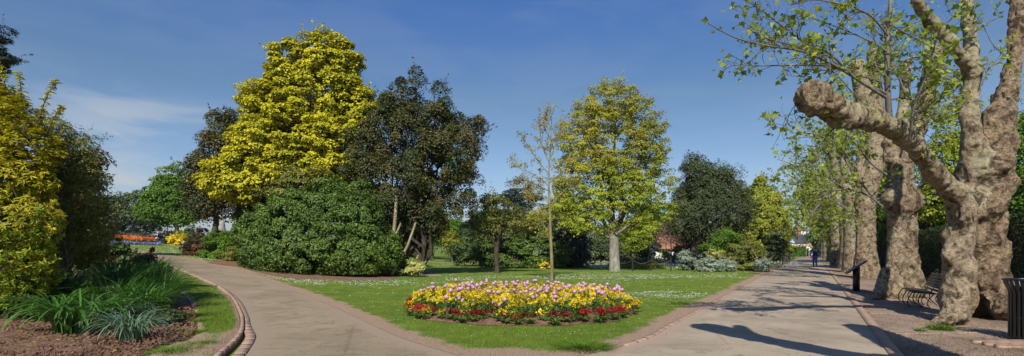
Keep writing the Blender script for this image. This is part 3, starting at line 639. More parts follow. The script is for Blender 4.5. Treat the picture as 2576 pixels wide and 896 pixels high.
def leaf_cloud(lf, g, L_, mat, root, name='leaves', asp=.85):
    c = np.concatenate(lf); n = len(c); mb = MB(); nn = nrm(rsph(g, n)*.8+np.array([0, -.15, .55])); ax = nrm(rsph(g, n)+np.array([0, 0, -.7])); l = L_*(.35+.95*g.random(n))
    # palmate leaf: centre fan with three points
    up = nrm(ax-(ax*nn).sum(1, keepdims=True)*nn); sd_ = np.cross(nn, up); l = l[:, None]
    v = np.stack([c-up*l*.5, c-up*l*.1+sd_*l*.48+nn*l*.12, c+sd_*l*.2+up*l*.06, c+up*l*.55-nn*l*.06, c-sd_*l*.2+up*l*.06, c-up*l*.1-sd_*l*.48+nn*l*.12], 1)
    i_ = np.arange(n)[:, None]*6; mb.add(v.reshape(-1, 3), np.concatenate([i_+[0, 1, 2], i_+[0, 2, 4], i_+[0, 4, 5], i_+[2, 3, 4]]), np.repeat(np.clip(.5+.3*g.normal(size=n), 0, 1), 6))
    return mb.build(name, mat, root)
def px_caps(lst, Y):
    """[(px,py,dY,r_px), ...] polyline -> capsules"""
    out = []
    for a, b in zip(lst[:-1], lst[1:]):
        ln = math.hypot(b[0]-a[0], b[1]-a[1])+1e-6; u_ = (a[0]-CXP)/F; kf = 1/(1+(math.sqrt(1+u_*u_)-1)*abs(b[1]-a[1])/ln); out.append((P(a[0], a[1], Y+a[2]), P(b[0], b[1], Y+b[2]), a[3]*(Y+a[2])/F*kf, b[3]*(Y+b[2])/F*kf))
    return out

# --- plane tree nearest the camera inside the frame ---
g = rng(11); Y1 = 11.8
root = empty('plane_tree', on(*(P(2445, 0, Y1)[:2])), 'huge plane tree with a hollow foot and a thick arm over the path', 'tree', 'pollarded plane trees along the avenue')
tr = [px_caps([(2402, 800, -.25, 48), (2410, 745, -.2, 43), (2414, 680, -.1, 39), (2412, 600, 0, 37), (2426, 520, .1, 40), (2450, 440, .1, 44)], Y1), 
      px_caps([(2524, 790, .2, 38), (2508, 720, .2, 37), (2492, 640, .2, 38), (2486, 560, .2, 39), (2480, 480, .2, 46), (2480, 420, .1, 50)], Y1),
      px_caps([(2480, 420, .1, 52), (2494, 360, .1, 55), (2508, 300, .1, 50)], Y1),
      px_caps([(2418, 790, -.6, 24), (2350, 812, -1.0, 14), (2312, 832, -1.2, 6)], Y1), px_caps([(2395, 770, -.4, 30), (2375, 815, -.7, 20)], Y1), px_caps([(2520, 770, 0, 30), (2565, 798, -.1, 18)], Y1), px_caps([(2500, 740, .9, 40), (2500, 790, 1.3, 34)], Y1),
      px_caps([(2440, 525, .1, 40), (2395, 482, -.2, 34), (2350, 436, -.5, 29), (2327, 402, -.7, 27), (2296, 363, -1.0, 27), (2251, 324, -1.4, 28), (2197, 300, -1.7, 29), (2138, 289, -2.0, 31), (2089, 270, -2.2, 34)], Y1),
      px_caps([(2089, 268, -2.2, 35), (2052, 250, -2.35, 37), (2040, 244, -2.35, 35)], Y1), px_caps([(2040, 262, -2.4, 28), (2030, 240, -2.4, 26), (2062, 228, -2.3, 26)], Y1),
      px_caps([(2456, 430, .0, 50), (2446, 370, -.05, 34), (2440, 320, -.1, 26), (2438, 290, -.1, 26), (2443, 230, 0, 24), (2446, 180, 0, 25)], Y1),
      px_caps([(2446, 185, 0, 24), (2422, 150, -.2, 19), (2386, 103, -.4, 18), (2345, 60, -.6, 18), (2320, 25, -.8, 17), (2308, 2, -.9, 19)], Y1),
      px_caps([(2446, 185, 0, 25), (2443, 130, .1, 21), (2436, 60, .2, 20), (2431, -20, .3, 19), (2428, -120, .4, 18)], Y1),
      px_caps([(2512, 300, .1, 44), (2530, 240, .2, 34), (2548, 170, .3, 27), (2558, 80, .4, 27), (2564, 0, .5, 27), (2570, -140, .6, 28)], Y1)]
tr.append(px_caps([(2462, 800, .6, 34), (2456, 690, .35, 40), (2450, 600, .3, 46), (2458, 500, .25, 50), (2468, 430, .2, 52)], Y1))
tr[6:7] = [px_caps([(2500, 740, .8, 44), (2485, 790, 1.2, 50)], Y1)+px_caps([(2455, 740, .9, 44), (2455, 790, 1.2, 50)], Y1)]
for q_ in (0, 1, 2, 14): tr[q_] = [(*c_, .30) for c_ in tr[q_]]
bw = [.42, .9, 1., .5, .45, .7, .6, .26, .9, 1., .34, .16, .14, .85, .75]
caps = [c for s_ in tr for c in s_]; burr = [w for s_, w in zip(tr, bw) for _ in s_]
# bumps/burls and the rougher underside of the arm
for (px, py, dY, r, w) in ((2532, 470, -.2, 24, 1), (2520, 415, -.35, 26, 1), (2120, 298, -2.0, 24, .9), (2428, 545, -.35, 26, .6), (2500, 520, -.2, 26, 1), (2386, 640, -.2, 22, .3)):
    caps.append((P(px, py, Y1+dY), P(px+6, py-6, Y1+dY), r*Y1/F*.72, r*Y1/F*.62, .34)); burr.append(w)
hol = [(P(2468, 815, Y1+d), P(2463, 738, Y1+d), .27 if d > -.7 else .22, .13) for d in (-1.5, -1.3, -1.1, -.9, -.6, -.3, 0., .3, .55)]
plane_trunk('trunk', root, caps, burr, .032, hol, 3, .10)
tw = MB(); lf = []; PP = lambda px, py, Y: P(px, py, Y)
A = 9.9
twig_spray(tw, lf, [PP(2238, 318, 10.42), PP(2232, 200, 10.3), PP(2233, 100, 10.3), PP(2240, 0, 10.3), PP(2246, -120, 10.3)], .062, g, 16, .9, .115, 2, .42)
for pts, r in (([(2228, 245), (2180, 215), (2100, 165), (2020, 130), (1930, 115), (1850, 95), (1780, 58)], .032), ([(2228, 235), (2150, 195), (2080, 130), (2000, 115), (1925, 95), (1880, 70)], .028),
               ([(2080, 140), (2020, 105), (1960, 60), (1900, 15), (1850, -10)], .022), ([(2140, 170), (2060, 165), (1960, 165), (1880, 165), (1828, 152)], .020),
               ([(2233, 90), (2190, 40), (2130, 15), (2050, 0), (1990, 10)], .022), ([(2232, 130), (2180, 100), (2110, 70), (2040, 45)], .02), ([(2236, 60), (2290, 90), (2330, 110), (2380, 160)], .02),
               ([(2050, 235), (2010, 255), (1985, 290), (1975, 330)], .010), ([(2100, 255), (2060, 215), (2010, 190)], .012), ([(2160, 255), (2120, 205), (2090, 180), (2050, 175)], .014), ([(2289, 352), (2300, 270), (2330, 190), (2350, 120), (2370, 60)], .03), ([(2296, 352), (2350, 280), (2400, 230)], .016), ([(2236, 180), (2280, 150), (2330, 140), (2400, 110)], .02), ([(2130, 300), (2090, 330), (2060, 380), (2050, 430)], .012)):
    twig_spray(tw, lf, [PP(x, y, A-.2*i_*(r > .02)) for i_, (x, y) in enumerate(pts)], r, g, 12 if r > .02 else 8, .75, .115, 2, .42, .1)
for pts in ([(2545, 150), (2500, 115), (2470, 60), (2440, 25)], [(2470, 215), (2490, 170), (2530, 160), (2560, 190)], [(2440, 90), (2480, 60), (2520, 40)], [(2360, 80), (2400, 40), (2420, 0)], [(2318, 20), (2335, 5), (2350, -30)]):
    twig_spray(tw, lf, [PP(x, y, 11.5) for x, y in pts], .016, g, 6, .5, .1, 2, .5)
tw.build('twigs', BK['twig'], root, smooth=True); leaf_cloud(lf, g, .12, LM['plane'], root)
# --- second plane tree ---
g = rng(12); Y2 = 17.6
root = empty('plane_tree', on(*(P(2262, 0, Y2)[:2])), 'second plane tree with a swollen oval burr and two tall cut stems, beside the bench', 'tree', 'pollarded plane trees along the avenue')
tr = [px_caps([(2246, 740, -.2, 33), (2250, 690, -.1, 29), (2255, 600, 0, 26), (2259, 520, 0, 28)], Y2), px_caps([(2290, 735, .1, 34), (2288, 660, .1, 28), (2283, 580, .1, 26), (2282, 510, .1, 30)], Y2),
      px_caps([(2265, 520, 0, 41), (2262, 480, 0, 40), (2264, 420, 0, 31), (2264, 380, 0, 28)], Y2), px_caps([(2232, 690, -.3, 24), (2216, 735, -.5, 20), (2196, 754, -.8, 8)], Y2), px_caps([(2302, 690, .1, 22), (2312, 730, 0, 24), (2330, 746, -.1, 10)], Y2),
      px_caps([(2252, 400, 0, 24), (2262, 330, .1, 20), (2276, 250, .2, 15), (2278, 160, .2, 14)], Y2), px_caps([(2275, 400, 0, 30), (2302, 330, .1, 29), (2325, 260, .1, 27), (2345, 180, .1, 24), (2350, 132, .1, 25)], Y2), px_caps([(2340, 200, .1, 18), (2362, 140, .1, 20)], Y2),
      px_caps([(2235, 400, 0, 18), (2232, 360, 0, 14), (2244, 300, 0, 12)], Y2)]
bw = [.5, .6, .7, .4, .5, .15, .75, .9, .6]; caps = [c for s_ in tr for c in s_]; burr = [w for s_, w in zip(tr, bw) for _ in s_]
for (px, py, dY, r, w) in ((2238, 500, -.35, 28, .4), (2300, 505, -.2, 24, .9), (2350, 175, -.2, 20, 1)):
    caps.append((P(px, py, Y2+dY), P(px+4, py-6, Y2+dY), r*Y2/F*.75, r*Y2/F*.7, .3)); burr.append(w)
plane_trunk('trunk', root, caps, burr, .05, [(P(2236, 505, Y2-1.2), P(2236, 500, Y2-.62), .09, .06)], 8, .10)
tw = MB(); lf = []
for pts in ([(2220, 520), (2180, 490), (2120, 470), (2070, 440), (2010, 420), (1955, 400)], [(2130, 475), (2080, 480), (2020, 470), (1960, 455)], [(2200, 500), (2150, 440), (2110, 380), (2060, 340), (1990, 335)], [(2340, 300), (2390, 280), (2420, 240), (2430, 200)], [(2330, 200), (2380, 190), (2420, 210)], [(2100, 455), (2070, 500), (2040, 540), (2010, 560)], [(2275, 230), (2250, 180), (2200, 160)], [(2230, 440), (2180, 400), (2150, 340), (2130, 300)], [(2345, 140), (2330, 100), (2300, 70)], [(2300, 330), (2320, 290), (2360, 310)]):
    twig_spray(tw, lf, [PP(x, y, 16.6) for x, y in pts], .035, g, 12, 1.0, .12, 2, .62)
tw.build('twigs', BK['twig'], root, smooth=True); leaf_cloud(lf, g, .135, LM['plane'], root)
# --- third plane tree ---
g = rng(13); Y3 = 29.5
root = empty('plane_tree', on(*(P(2178, 0, Y3)[:2])), 'third plane tree, tall with two blunt stems, behind the tilted information board', 'tree', 'pollarded plane trees along the avenue')
tr = [px_caps([(2178, 695, 0, 34), (2178, 650, 0, 29), (2178, 580, 0, 26), (2176, 510, 0, 28), (2190, 440, 0, 28), (2205, 390, 0, 24)], Y3), px_caps([(2150, 698, -.2, 8), (2170, 670, 0, 18)], Y3), px_caps([(2205, 690, -.2, 14), (2190, 660, 0, 20)], Y3),
      px_caps([(2198, 400, 0, 20), (2190, 330, 0, 22), (2172, 240, 0, 26), (2158, 165, 0, 22)], Y3), px_caps([(2206, 400, 0, 18), (2212, 330, 0, 18), (2205, 240, 0, 18), (2195, 135, 0, 18)], Y3), px_caps([(2170, 500, 0, 14), (2160, 430, 0, 10), (2165, 380, 0, 9)], Y3), px_caps([(2210, 420, 0, 16), (2228, 360, 0, 14), (2230, 300, 0, 13)], Y3)]
bw = [.55, .5, .5, .3, .5, .3, .5]; caps = [c for s_ in tr for c in s_]; burr = [w for s_, w in zip(tr, bw) for _ in s_]
plane_trunk('trunk', root, caps, burr, .08, (), 21, .12)
tw = MB(); lf = []
for pts in ([(2160, 560), (2120, 520), (2080, 500), (2020, 480), (1975, 470)], [(2160, 480), (2110, 440), (2060, 420), (2000, 410)], [(2165, 380), (2130, 340), (2080, 330)], [(2110, 520), (2070, 530), (2020, 545)], [(2150, 540), (2120, 560), (2090, 590)], [(2160, 430), (2120, 380), (2090, 350)], [(2190, 300), (2150, 280), (2120, 240)], [(2205, 200), (2230, 170), (2240, 120)]):
    twig_spray(tw, lf, [PP(x, y, 28.3) for x, y in pts], .06, g, 12, 1.7, .2, 2, .8)
tw.build('twigs', BK['twig'], root, smooth=True); leaf_cloud(lf, g, .18, LM['plane'], root)
# --- the rest of the row, receding ---
row = [(37, 3.1, 2134, 24, 'fourth plane tree from the camera, its slim trunk half hidden behind the third'), (44, 3.2, 0, 24, 'fifth plane tree in the avenue row, pale upright trunk'), (51, 2.7, 0, 24, 'sixth plane tree in the row, leaning slightly toward the path'), (60, 3.0, 0, 24, 'seventh plane tree in the row, forked low'),
       (70, 2.7, 0, 22, 'eighth plane tree in the row, smooth and leaning over the path'), (82, 2.5, 0, 22, 'ninth plane tree in the row with two spreading arms'), (96, 2.4, 0, 22, 'farthest plane tree of the row, small above the walking woman')]
for q, (Y, c, _, _, lab) in enumerate(row):
    g = rng(40+q); x = VPK*Y+c; b = np.array([x, Y, 0.]); root = empty('plane_tree', on(x, Y), lab, 'tree', 'pollarded plane trees along the avenue')
    R = .62+.12*g.random(); ln = -.3-.5*(q > 1)*g.random(); H = 4.2+g.random()*1.2
    caps = [(b+[0, 0, -.1], b+[ln*.3, 0, 1.3], R*1.35, R), (b+[ln*.3, 0, 1.3], b+[ln, 0, H], R, R*.8), (b+[-R, -.2, -.1], b+[0, 0, .9], R*.4, R*.7)]; fk = b+[ln, 0, H]; ends = []
    for s_, (dx, dz) in enumerate(((-2.2, 3.0), (-.4, 4.6), (1.0, 4.0)) if q < 5 else ((-4.0, 3.6), (-1.2, 5.0), (.8, 4.))):
        e = fk+[dx*(.8+.4*g.random()), g.normal()*.5, dz*(.85+.3*g.random())]; m = fk+(e-fk)*.5+[dx*.15, 0, -.2]; caps += [(fk, m, R*.52, R*.4), (m, e, R*.4, R*.36)]; ends.append(e)
    plane_trunk('trunk', root, caps, [.4, .3, .4]+[.2]*(len(caps)-3), .12 if Y < 60 else .16, (), 50+q, .2, 1.1)
    tw = MB(); lf = []
    for e in ends+[fk+[-1, 0, .5]]:
        for s_ in range(3):
            d = np.array([-.8-1.7*g.random(), g.normal()*1.0, .9+g.normal()*.7]); st = e+[0, 0, -1.2*g.random()]; twig_spray(tw, lf, [st, st+d*.4+[0, 0, .3], st+d*.8+[0, 0, .3], st+d*1.25], .05, g, 8, 1.1, .2, 2, .8)
    tw.build('twigs', BK['twig'], root); leaf_cloud(lf, g, .22 if Y < 60 else .3, LM['plane'], root)
# --- plane tree just outside the frame on the right: its shadow falls across the foreground ---
root = empty('plane_tree', on(5.95, 4.3), 'pollarded plane tree just outside the frame whose shadow crosses the foreground path', 'tree', 'pollarded plane trees along the avenue')
b = np.array([5.95, 4.3, 0])
caps = [(b, b+[0, 0, 1.2], .85, .62), (b+[0, 0, 1.2], b+[0, 0, 3], .62, .6), (b+[0, 0, 2.8], (4.75, 3.55, 4.0), .42, .34), ((4.75, 3.55, 4.0), (3.75, 3.9, 5.4), .32, .30), ((3.75, 3.9, 5.4), (3.30, 4.3, 6.2), .33, .40), (b+[0, 0, 3], (6.2, 4.3, 4.5), .5, .42), ((6.2, 4.3, 4.5), (6.55, 4.45, 6.1), .40, .34), ((3.75, 3.9, 5.4), (3.9, 4.0, 6.6), .2, .17)]
plane_trunk('trunk', root, caps, [.5]*8, .07, (), 77, .1)

# ---------------- park trees and shrubs ----------------
g = rng(101)
woody('maple_tree', 'tall golden yellow maple in the middle of the dark shrubs', 'tree', 35, 775,
      [(808, 145, 60, 66, 0), (725, 170, 52, 62, 0), (868, 170, 40, 60, 0), (655, 250, 45, 55, 0), (912, 280, 34, 60, 0), (790, 250, 125, 80, 0), (700, 275, 75, 70, -.5), (880, 290, 60, 75, -.5), (745, 345, 145, 70, -1), (850, 370, 80, 70, -1.2), (660, 370, 80, 75, -1), (640, 430, 90, 60, -1.8), (740, 430, 90, 60, -1.8), (590, 470, 75, 38, -2.2), (840, 430, 50, 40, -1.8), (560, 440, 60, 26, -2)],
      LM['yellow'], g, subs=1150, sub_r=.5, per=150, leaf=.18, asp=.8, flat=.6, trunk=.42, bk='dark', lo=.35, core=.4, nl=50, up=.7, depth=.85, droop=.3, hi=1.06)
g = rng(102)
def rb(p): return np.clip((p[:, 0]-(1140-CXP)/F*33)*.12, 0, .6)*(rng(5).random(len(p)) < .5)
woody('holly_oak', 'broad dark evergreen tree with reddish leaves on its right side', 'tree', 33, 1010,
      [(985, 320, 50, 62, 0), (1048, 232, 13, 44, 0), (1012, 240, 17, 46, 0), (978, 250, 14, 40, 0), (1030, 290, 30, 50, 0), (950, 320, 40, 55, 0), (1098, 258, 13, 46, 0), (1118, 290, 14, 36, 0), (1000, 370, 85, 90, 0), (1090, 340, 60, 75, 0), (1150, 318, 13, 42, 0), (1170, 340, 14, 38, 0), (1198, 328, 14, 36, 0), (1180, 375, 26, 36, 0), (1155, 400, 50, 70, 0), (1100, 440, 74, 84, -.5), (980, 470, 100, 80, -.5), (1040, 540, 80, 50, 0), (1122, 515, 48, 52, 0), (920, 440, 60, 90, -.5), (1160, 470, 35, 50, 0), (930, 560, 70, 60, 0), (960, 640, 40, 50, .6), (985, 600, 30, 60, .8), (1070, 565, 50, 38, 0)],
      LM['dark'], g, subs=430, sub_r=.58, per=270, leaf=.155, asp=.5, flat=1.15, trunk=.24, bk='dark', stems=3, lo=.5, core=.5, nl=40, up=.3, vbias=rb, hi=1.14)
g = rng(103); r_ = empty('cut_stem', on(*(P(985, 0, 30.6)[:2])), 'pale sawn-off branching stem standing in front of the dark evergreen', 'tree stem')
mb = MB(); PQ = lambda x, y, Y=30.6: P(x, y, Y)
mb.tube(smooth_line([PQ(968, 668), PQ(978, 640), PQ(988, 605), PQ(993, 560), PQ(996, 520), PQ(998, 487)], 4), np.linspace(.13, .085, 21), 9); mb.tube([PQ(989, 600), PQ(1000, 582), PQ(1008, 562)], [.08, .06, .05], 8)
mb.build('stem', BK['pale'], r_, smooth=True)
mb = MB(); mb.lathe([(0, .012), (.10, .012), (.10, 0)], 10, PQ(998, 486.3)); mb.build('sawn_end', M['cut_wood'], r_)
r_ = empty('cut_stem', on(*(P(1000, 0, 30.8)[:2])), 'pale bent stem leaning right behind the small yellow bush', 'tree stem'); mb = MB()
mb.tube(smooth_line([PQ(985, 690), PQ(1005, 655), PQ(1022, 625), PQ(1032, 600), PQ(1046, 560)], 4), np.linspace(.10, .06, 17), 8); mb.build('stem', BK['pale'], r_, smooth=True)
g = rng(104)
woody('evergreen_tree', 'dark evergreen with a few red leaves left of the yellow maple', 'tree', 37, 550, [(557, 330, 38, 48, 0), (590, 380, 40, 60, 0), (530, 410, 36, 70, 0), (525, 490, 45, 60, 0), (590, 450, 52, 75, 0), (500, 480, 22, 45, 0), (520, 525, 36, 22, 0), (640, 500, 60, 60, 0)],
      LM['dark'], g, subs=240, sub_r=.65, per=230, leaf=.16, flat=1., vbias=lambda p: .35*(rng(7).random(len(p)) < .15), trunk=.25, bk='dark', lo=.5, nl=16)
g = rng(151)
woody('evergreen_tree', 'dark evergreen mass hidden between the yellow maple and the laurel', 'tree', 37.5, 720, [(720, 520, 90, 70, 0), (640, 560, 60, 60, 0), (800, 520, 80, 70, 0), (880, 500, 60, 80, 0), (780, 440, 70, 60, 0), (700, 440, 60, 50, 0)], LM['dark'], g, subs=150, sub_r=.9, per=160, leaf=.22, trunk=.25, bk='dark', lo=.4)
g = rng(105)
bush('laurel_bush', 'very large rounded bright green laurel bush in front of the yellow maple', 'bush', 30.6, [(670, 610, 68, 82, 0), (740, 590, 80, 102, -.6), (820, 590, 90, 112, -.8), (900, 600, 75, 98, -.4), (950, 640, 55, 62, 0), (780, 640, 130, 66, -1.0), (720, 650, 90, 52, -.8), (880, 650, 90, 55, -.9), (830, 510, 60, 50, .6), (905, 530, 45, 60, .5)],
     LM['laurel'], g, base=800, subs=760, sub_r=.36, per=190, leaf=.15, asp=.55, flat=1.1, depth=.7, lo=.8, core=.75, up=.05, hi=1.04, shell=.5)
g = rng(106)
woody('shrub', 'olive green twiggy shrub rising between laurel and maple', 'shrub', 31.6, 740, [(740, 470, 60, 45, 0), (680, 480, 40, 40, 0), (800, 460, 50, 40, 0)], LM['olive'], g, subs=60, sub_r=.6, per=170, leaf=.14, trunk=.08, stems=3, crown='foliage', lo=.2, core=.2)
bush('shrub', 'dark shrub with orange specks at the left end beside the path', 'shrub', 38, [(505, 618, 32, 40, 0), (485, 630, 16, 28, 0)], LM['redb'], g, subs=60, sub_r=.4, per=260, leaf=.12, lo=.6)
bush('shrub', 'mid green shrub under the stone beside the path', 'shrub', 37, [(555, 625, 34, 40, 0), (535, 640, 24, 26, 0)], LM['green'], g, subs=60, sub_r=.4, per=260, leaf=.13, lo=.6)
bush('shrub', 'small rusty green shrub touching the big laurel', 'shrub', 35.5, [(592, 644, 20, 24, 0)], LM['olive'], g, subs=26, sub_r=.3, per=260, leaf=.10, lo=.6)
bush('variegated_bush', 'small yellow variegated bush at the right foot of the laurel', 'bush', 30.8, [(1050, 672, 20, 22, 0), (1030, 680, 14, 14, -.3)], LM['cream'], g, subs=34, sub_r=.26, per=120, leaf=.11, lo=.4)
bush('shrub', 'low dull green shrub between the laurel and the variegated bush', 'shrub', 31.2, [(1008, 672, 20, 22, 0), (985, 670, 24, 28, 0)], LM['mid'], g, subs=30, sub_r=.32, per=180, leaf=.11, lo=.5)
g = rng(107)   # standing stone
r_ = on(*(P(559, 0, 43)[:2])); zt = P(0, 548, 43)[2]; mb = MB(); zz = np.linspace(r_[2]-.2, zt, 12); pr = np.array([.62, .6, .56, .56, .52, .5, .47, .44, .40, .34, .22, .02])
an_ = np.arange(9)*2*np.pi/9; v = np.stack([(pr[:, None]*np.cos(an_)*(.9+.0*zz[:, None]))*(1+.15*np.sin(an_*3+1)), pr[:, None]*.6*np.sin(an_), np.broadcast_to(zz[:, None]-r_[2], (12, 9))], -1); v[:, :, 0] += .12*np.sin(zz*1.3)[:, None]
ff = [[a*9+b, a*9+(b+1) % 9, (a+1)*9+(b+1) % 9, (a+1)*9+b] for a in range(11) for b in range(9)]
v = v.reshape(-1, 3); v += .05*rng(3).normal(size=v.shape); mb.add(v, ff); o = mb.build('standing_stone', M['stone']); o.location = r_; tag(o, 'pale grey standing stone rising above the left shrubs', 'stone')
# left background
g = rng(108)
woody('green_tree', 'fresh green rounded tree on the slope beyond the orange flower bed', 'tree', 66, 444, [(445, 450, 42, 32, 0), (430, 490, 52, 40, 0), (465, 500, 40, 45, 0), (400, 520, 35, 45, 0), (450, 540, 52, 25, 0), (490, 535, 24, 26, 0), (395, 555, 26, 16, 0)], LM['green'], g, subs=170, sub_r=1.1, per=190, leaf=.3, trunk=.3, bk='dark', lo=.45, core=.4, flat=.6, hi=1.05)
woody('green_tree', 'dull green wide tree behind the orange flower bed', 'tree', 72, 330, [(330, 520, 50, 38, 0), (290, 540, 40, 45, 0), (360, 545, 36, 42, 0), (310, 560, 50, 40, 0), (255, 550, 40, 40, 0)], LM['mid'], g, subs=120, sub_r=1.3, per=170, leaf=.3, trunk=.3, bk='dark', lo=.5)
bush('rhododendron', 'long near black rhododendron behind the orange bedding', 'bush', 57, [(290, 585, 40, 22, 0), (330, 583, 36, 26, 0), (370, 588, 32, 24, 0), (345, 598, 60, 18, -1)], LM['rhodo'], g, subs=120, sub_r=.6, per=170, leaf=.24, lo=.6)
bush('rhododendron', 'rhododendron covered in pale lilac flowers', 'bush', 54.5, [(403, 600, 17, 17, 0)], LM['rhodo'], g, subs=30, sub_r=.4, per=110, leaf=.2, lo=.6)
bush('blossom_bush', 'pale lilac blossom clusters on the dark rhododendron left of the yellow azalea', 'bush', 54.2, [(400, 600, 17, 16, -.4)], LM['white'], g, subs=40, sub_r=.2, per=22, leaf=.16, lo=.85, trunk=0)
bush('rhododendron', 'small dark round rhododendron next to the yellow azalea', 'bush', 54, [(423, 602, 17, 19, 0)], LM['rhodo'], g, subs=36, sub_r=.4, per=150, leaf=.22, lo=.6)
bush('azalea', 'bright yellow flowering azalea by two cream posts', 'bush', 53, [(448, 607, 17, 13, 0), (435, 600, 9, 8, 0)], LM['azal'], g, subs=46, sub_r=.35, per=120, leaf=.16, lo=.6)
bush('shrub', 'light green shrub behind the yellow azalea', 'shrub', 58, [(456, 596, 14, 10, 0)], LM['green'], g, subs=14, sub_r=.5, per=120, leaf=.22, lo=.6)
bush('shrub', 'greyish far shrub beyond the cream posts', 'shrub', 62, [(478, 595, 14, 20, 0)], LM['holm'], g, subs=20, sub_r=.6, per=110, leaf=.25, lo=.5)
for q, px in enumerate((461, 467)):
    p_ = G(px, 626); mb = MB(); h = (626-610+q)/F*p_[1]; mb.box((0, 0, h/2-.1), (.16, .16, h+.2)); mb.box((0, 0, h+.02), (.2, .2, .05)); mb.add([[-.1, -.1, h+.045], [.1, -.1, h+.045], [.1, .1, h+.045], [-.1, .1, h+.045], [0, 0, h+.12]], [[0, 1, 4], [1, 2, 4], [2, 3, 4], [3, 0, 4]])
    o = mb.build('wooden_post', M['cream_wood']); o.location = on(*p_); tag(o, ('left', 'right')[q]+' cream post of the pair below the yellow azalea', 'post')
# orange bed
bc = G(316, 620); bc = np.array([(316-CXP)/F*48.5, 48.5]); 
def in_ell(g, n, c, rx, ry, ang=0): t_ = g.random(n)*2*np.pi; r = np.sqrt(g.random(n)); x, y = rx*r*np.cos(t_), ry*r*np.sin(t_); return np.stack([c[0]+x*math.cos(ang)-y*math.sin(ang), c[1]+x*math.sin(ang)+y*math.cos(ang)], 1)
def bedding(name, label, cat, pts, hts, mat, g, L_, per=7, spread=.06, kind='stuff', bmat=True):
    n = len(pts); c = np.column_stack([pts, terrain(pts[:, 0], pts[:, 1])+hts]); k = np.repeat(np.arange(n), per); p = c[k]+g.normal(size=(n*per, 3))*spread
    mb = MB(); leaf_quads(mb, p, nrm(rsph(g, len(p))+[0, -.5, .8]), rsph(g, len(p)), L_, L_*.8, np.clip(.5+.3*g.normal(size=n)[k], 0, 1), kind='quad'); o = mb.build(name, mat); return tag(o, label, cat, kind=kind)
pts = in_ell(g, 1500, bc, 2.2, 2.9, .3)
bedding('orange_wallflowers', 'mass of orange wallflowers in the far left flower bed', 'flowers', pts, .35+.25*g.random(len(pts)), LM['orange'], g, .11, 6)
bedding('bedding_leaves', 'green stems under the orange wallflowers', 'leaves', pts[:1200], .05+.35*g.random(1200), LM['stemg'], g, .16, 8, .08)
t_ = g.random(900)*2*np.pi; pb = bc+np.stack([np.cos(t_)*2.35, np.sin(t_)*3.05], 1)@np.array([[math.cos(.3), math.sin(.3)], [-math.sin(.3), math.cos(.3)]])*(1+.10*g.normal(size=(900, 1)))
bedding('forget_me_nots', 'band of blue forget-me-nots around the orange bed', 'flowers', pb, .06+.16*g.random(900), LM['bluef'], g, .10, 7)

# centre
g = rng(120)
def cherry():
    Y = 36; bx = (1250-CXP)/F*Y; root = empty('cherry_tree', (bx, Y, 0), 'small spreading tree with a dark short trunk and thin foliage right of the large shadow', 'tree'); tm = MB(); Q = lambda x, y, d=0: P(x, y, Y+d)
    tm.tube(smooth_line([Q(1250, 690), Q(1250, 665), Q(1248, 640), Q(1251, 620)], 3), [.26, .2, .17, .17, .17, .17, .17, .17, .18, .2], 9); E_ = []
    for e in ([(1251, 622), (1235, 600), (1218, 570), (1195, 545)], [(1251, 622), (1245, 590), (1230, 550), (1215, 510)], [(1251, 622), (1262, 600), (1285, 570), (1310, 540)], [(1251, 622), (1258, 590), (1262, 550), (1270, 510)], [(1251, 622), (1275, 600), (1310, 580), (1345, 560)], [(1251, 622), (1228, 590), (1200, 580), (1180, 560)], [(1251, 622), (1250, 580), (1242, 540), (1240, 495)]):
        d = g.normal()*1.2; tm.tube(smooth_line([Q(x, y, d*i_/3) for i_, (x, y) in enumerate(e)], 4), np.linspace(.12, .03, 13), 6); E_.append(e)
        lf.clear(); 
    tm.build('trunk', BK['dark'], root, smooth=True); tw = MB(); ll = []
    for e in E_: twig_spray(tw, ll, [Q(x, y, g.normal()*.8) for x, y in e[1:]], .05, g, 18, 1.1, .12, 2, 1.1)
    tw.build('twigs', BK['dark'], root); leaf_cloud(ll, g, .15, LM['olive'], root)
    mb, _, _ = foliage(env3([(1265, 555, 70, 40), (1230, 560, 50, 35), (1300, 555, 50, 35), (1225, 515, 40, 22)], Y), g, 60, .5, 45, .12, lo=.2, core=.1); mb.build('crown', LM['olive'], root)
lf = []; cherry()
def young():
    Y = 27.4; bx = (1388-CXP)/F*Y; root = empty('young_tree', (bx, Y, 0), 'slender young tree with amber spring leaves just behind the tulip bed', 'tree'); Q = lambda x, y, d=0: P(x, y, Y+d); tm = MB()
    tm.tube(smooth_line([Q(1388, 708), Q(1388, 660), Q(1385, 590), Q(1383, 520), Q(1380, 450), Q(1384, 380), Q(1388, 300)], 4), np.linspace(.105, .015, 25), 8)
    ll = []; tw = MB()
    for s_, e in enumerate(([(1386, 620), (1375, 580), (1362, 550), (1360, 515)], [(1383, 470), (1345, 440), (1310, 425), (1285, 405)], [(1382, 440), (1350, 400), (1330, 370), (1320, 345)], [(1382, 410), (1365, 370), (1358, 330), (1352, 305)], [(1384, 400), (1400, 360), (1410, 330), (1420, 310)], [(1382, 460), (1415, 430), (1430, 400), (1440, 380)], [(1384, 520), (1420, 480), (1440, 460), (1455, 440)], [(1384, 500), (1350, 490), (1320, 480), (1300, 470)], [(1384, 350), (1370, 320), (1372, 290), (1378, 275)], [(1360, 530), (1340, 500), (1330, 480), (1320, 470)], [(1380, 480), (1350, 465), (1322, 455), (1298, 445)])):
        d = g.normal()*.8; twig_spray(tw, ll, [Q(x, y, d*i_/3) for i_, (x, y) in enumerate(e)], .035, g, 12, .75, .1, 2, 1.0)
    tm.build('trunk', BK['birch'], root, smooth=True); tw.build('twigs', BK['birch'], root, smooth=True); leaf_cloud(ll, g, .10, LM['amber'], root)
young()
g = rng(122)
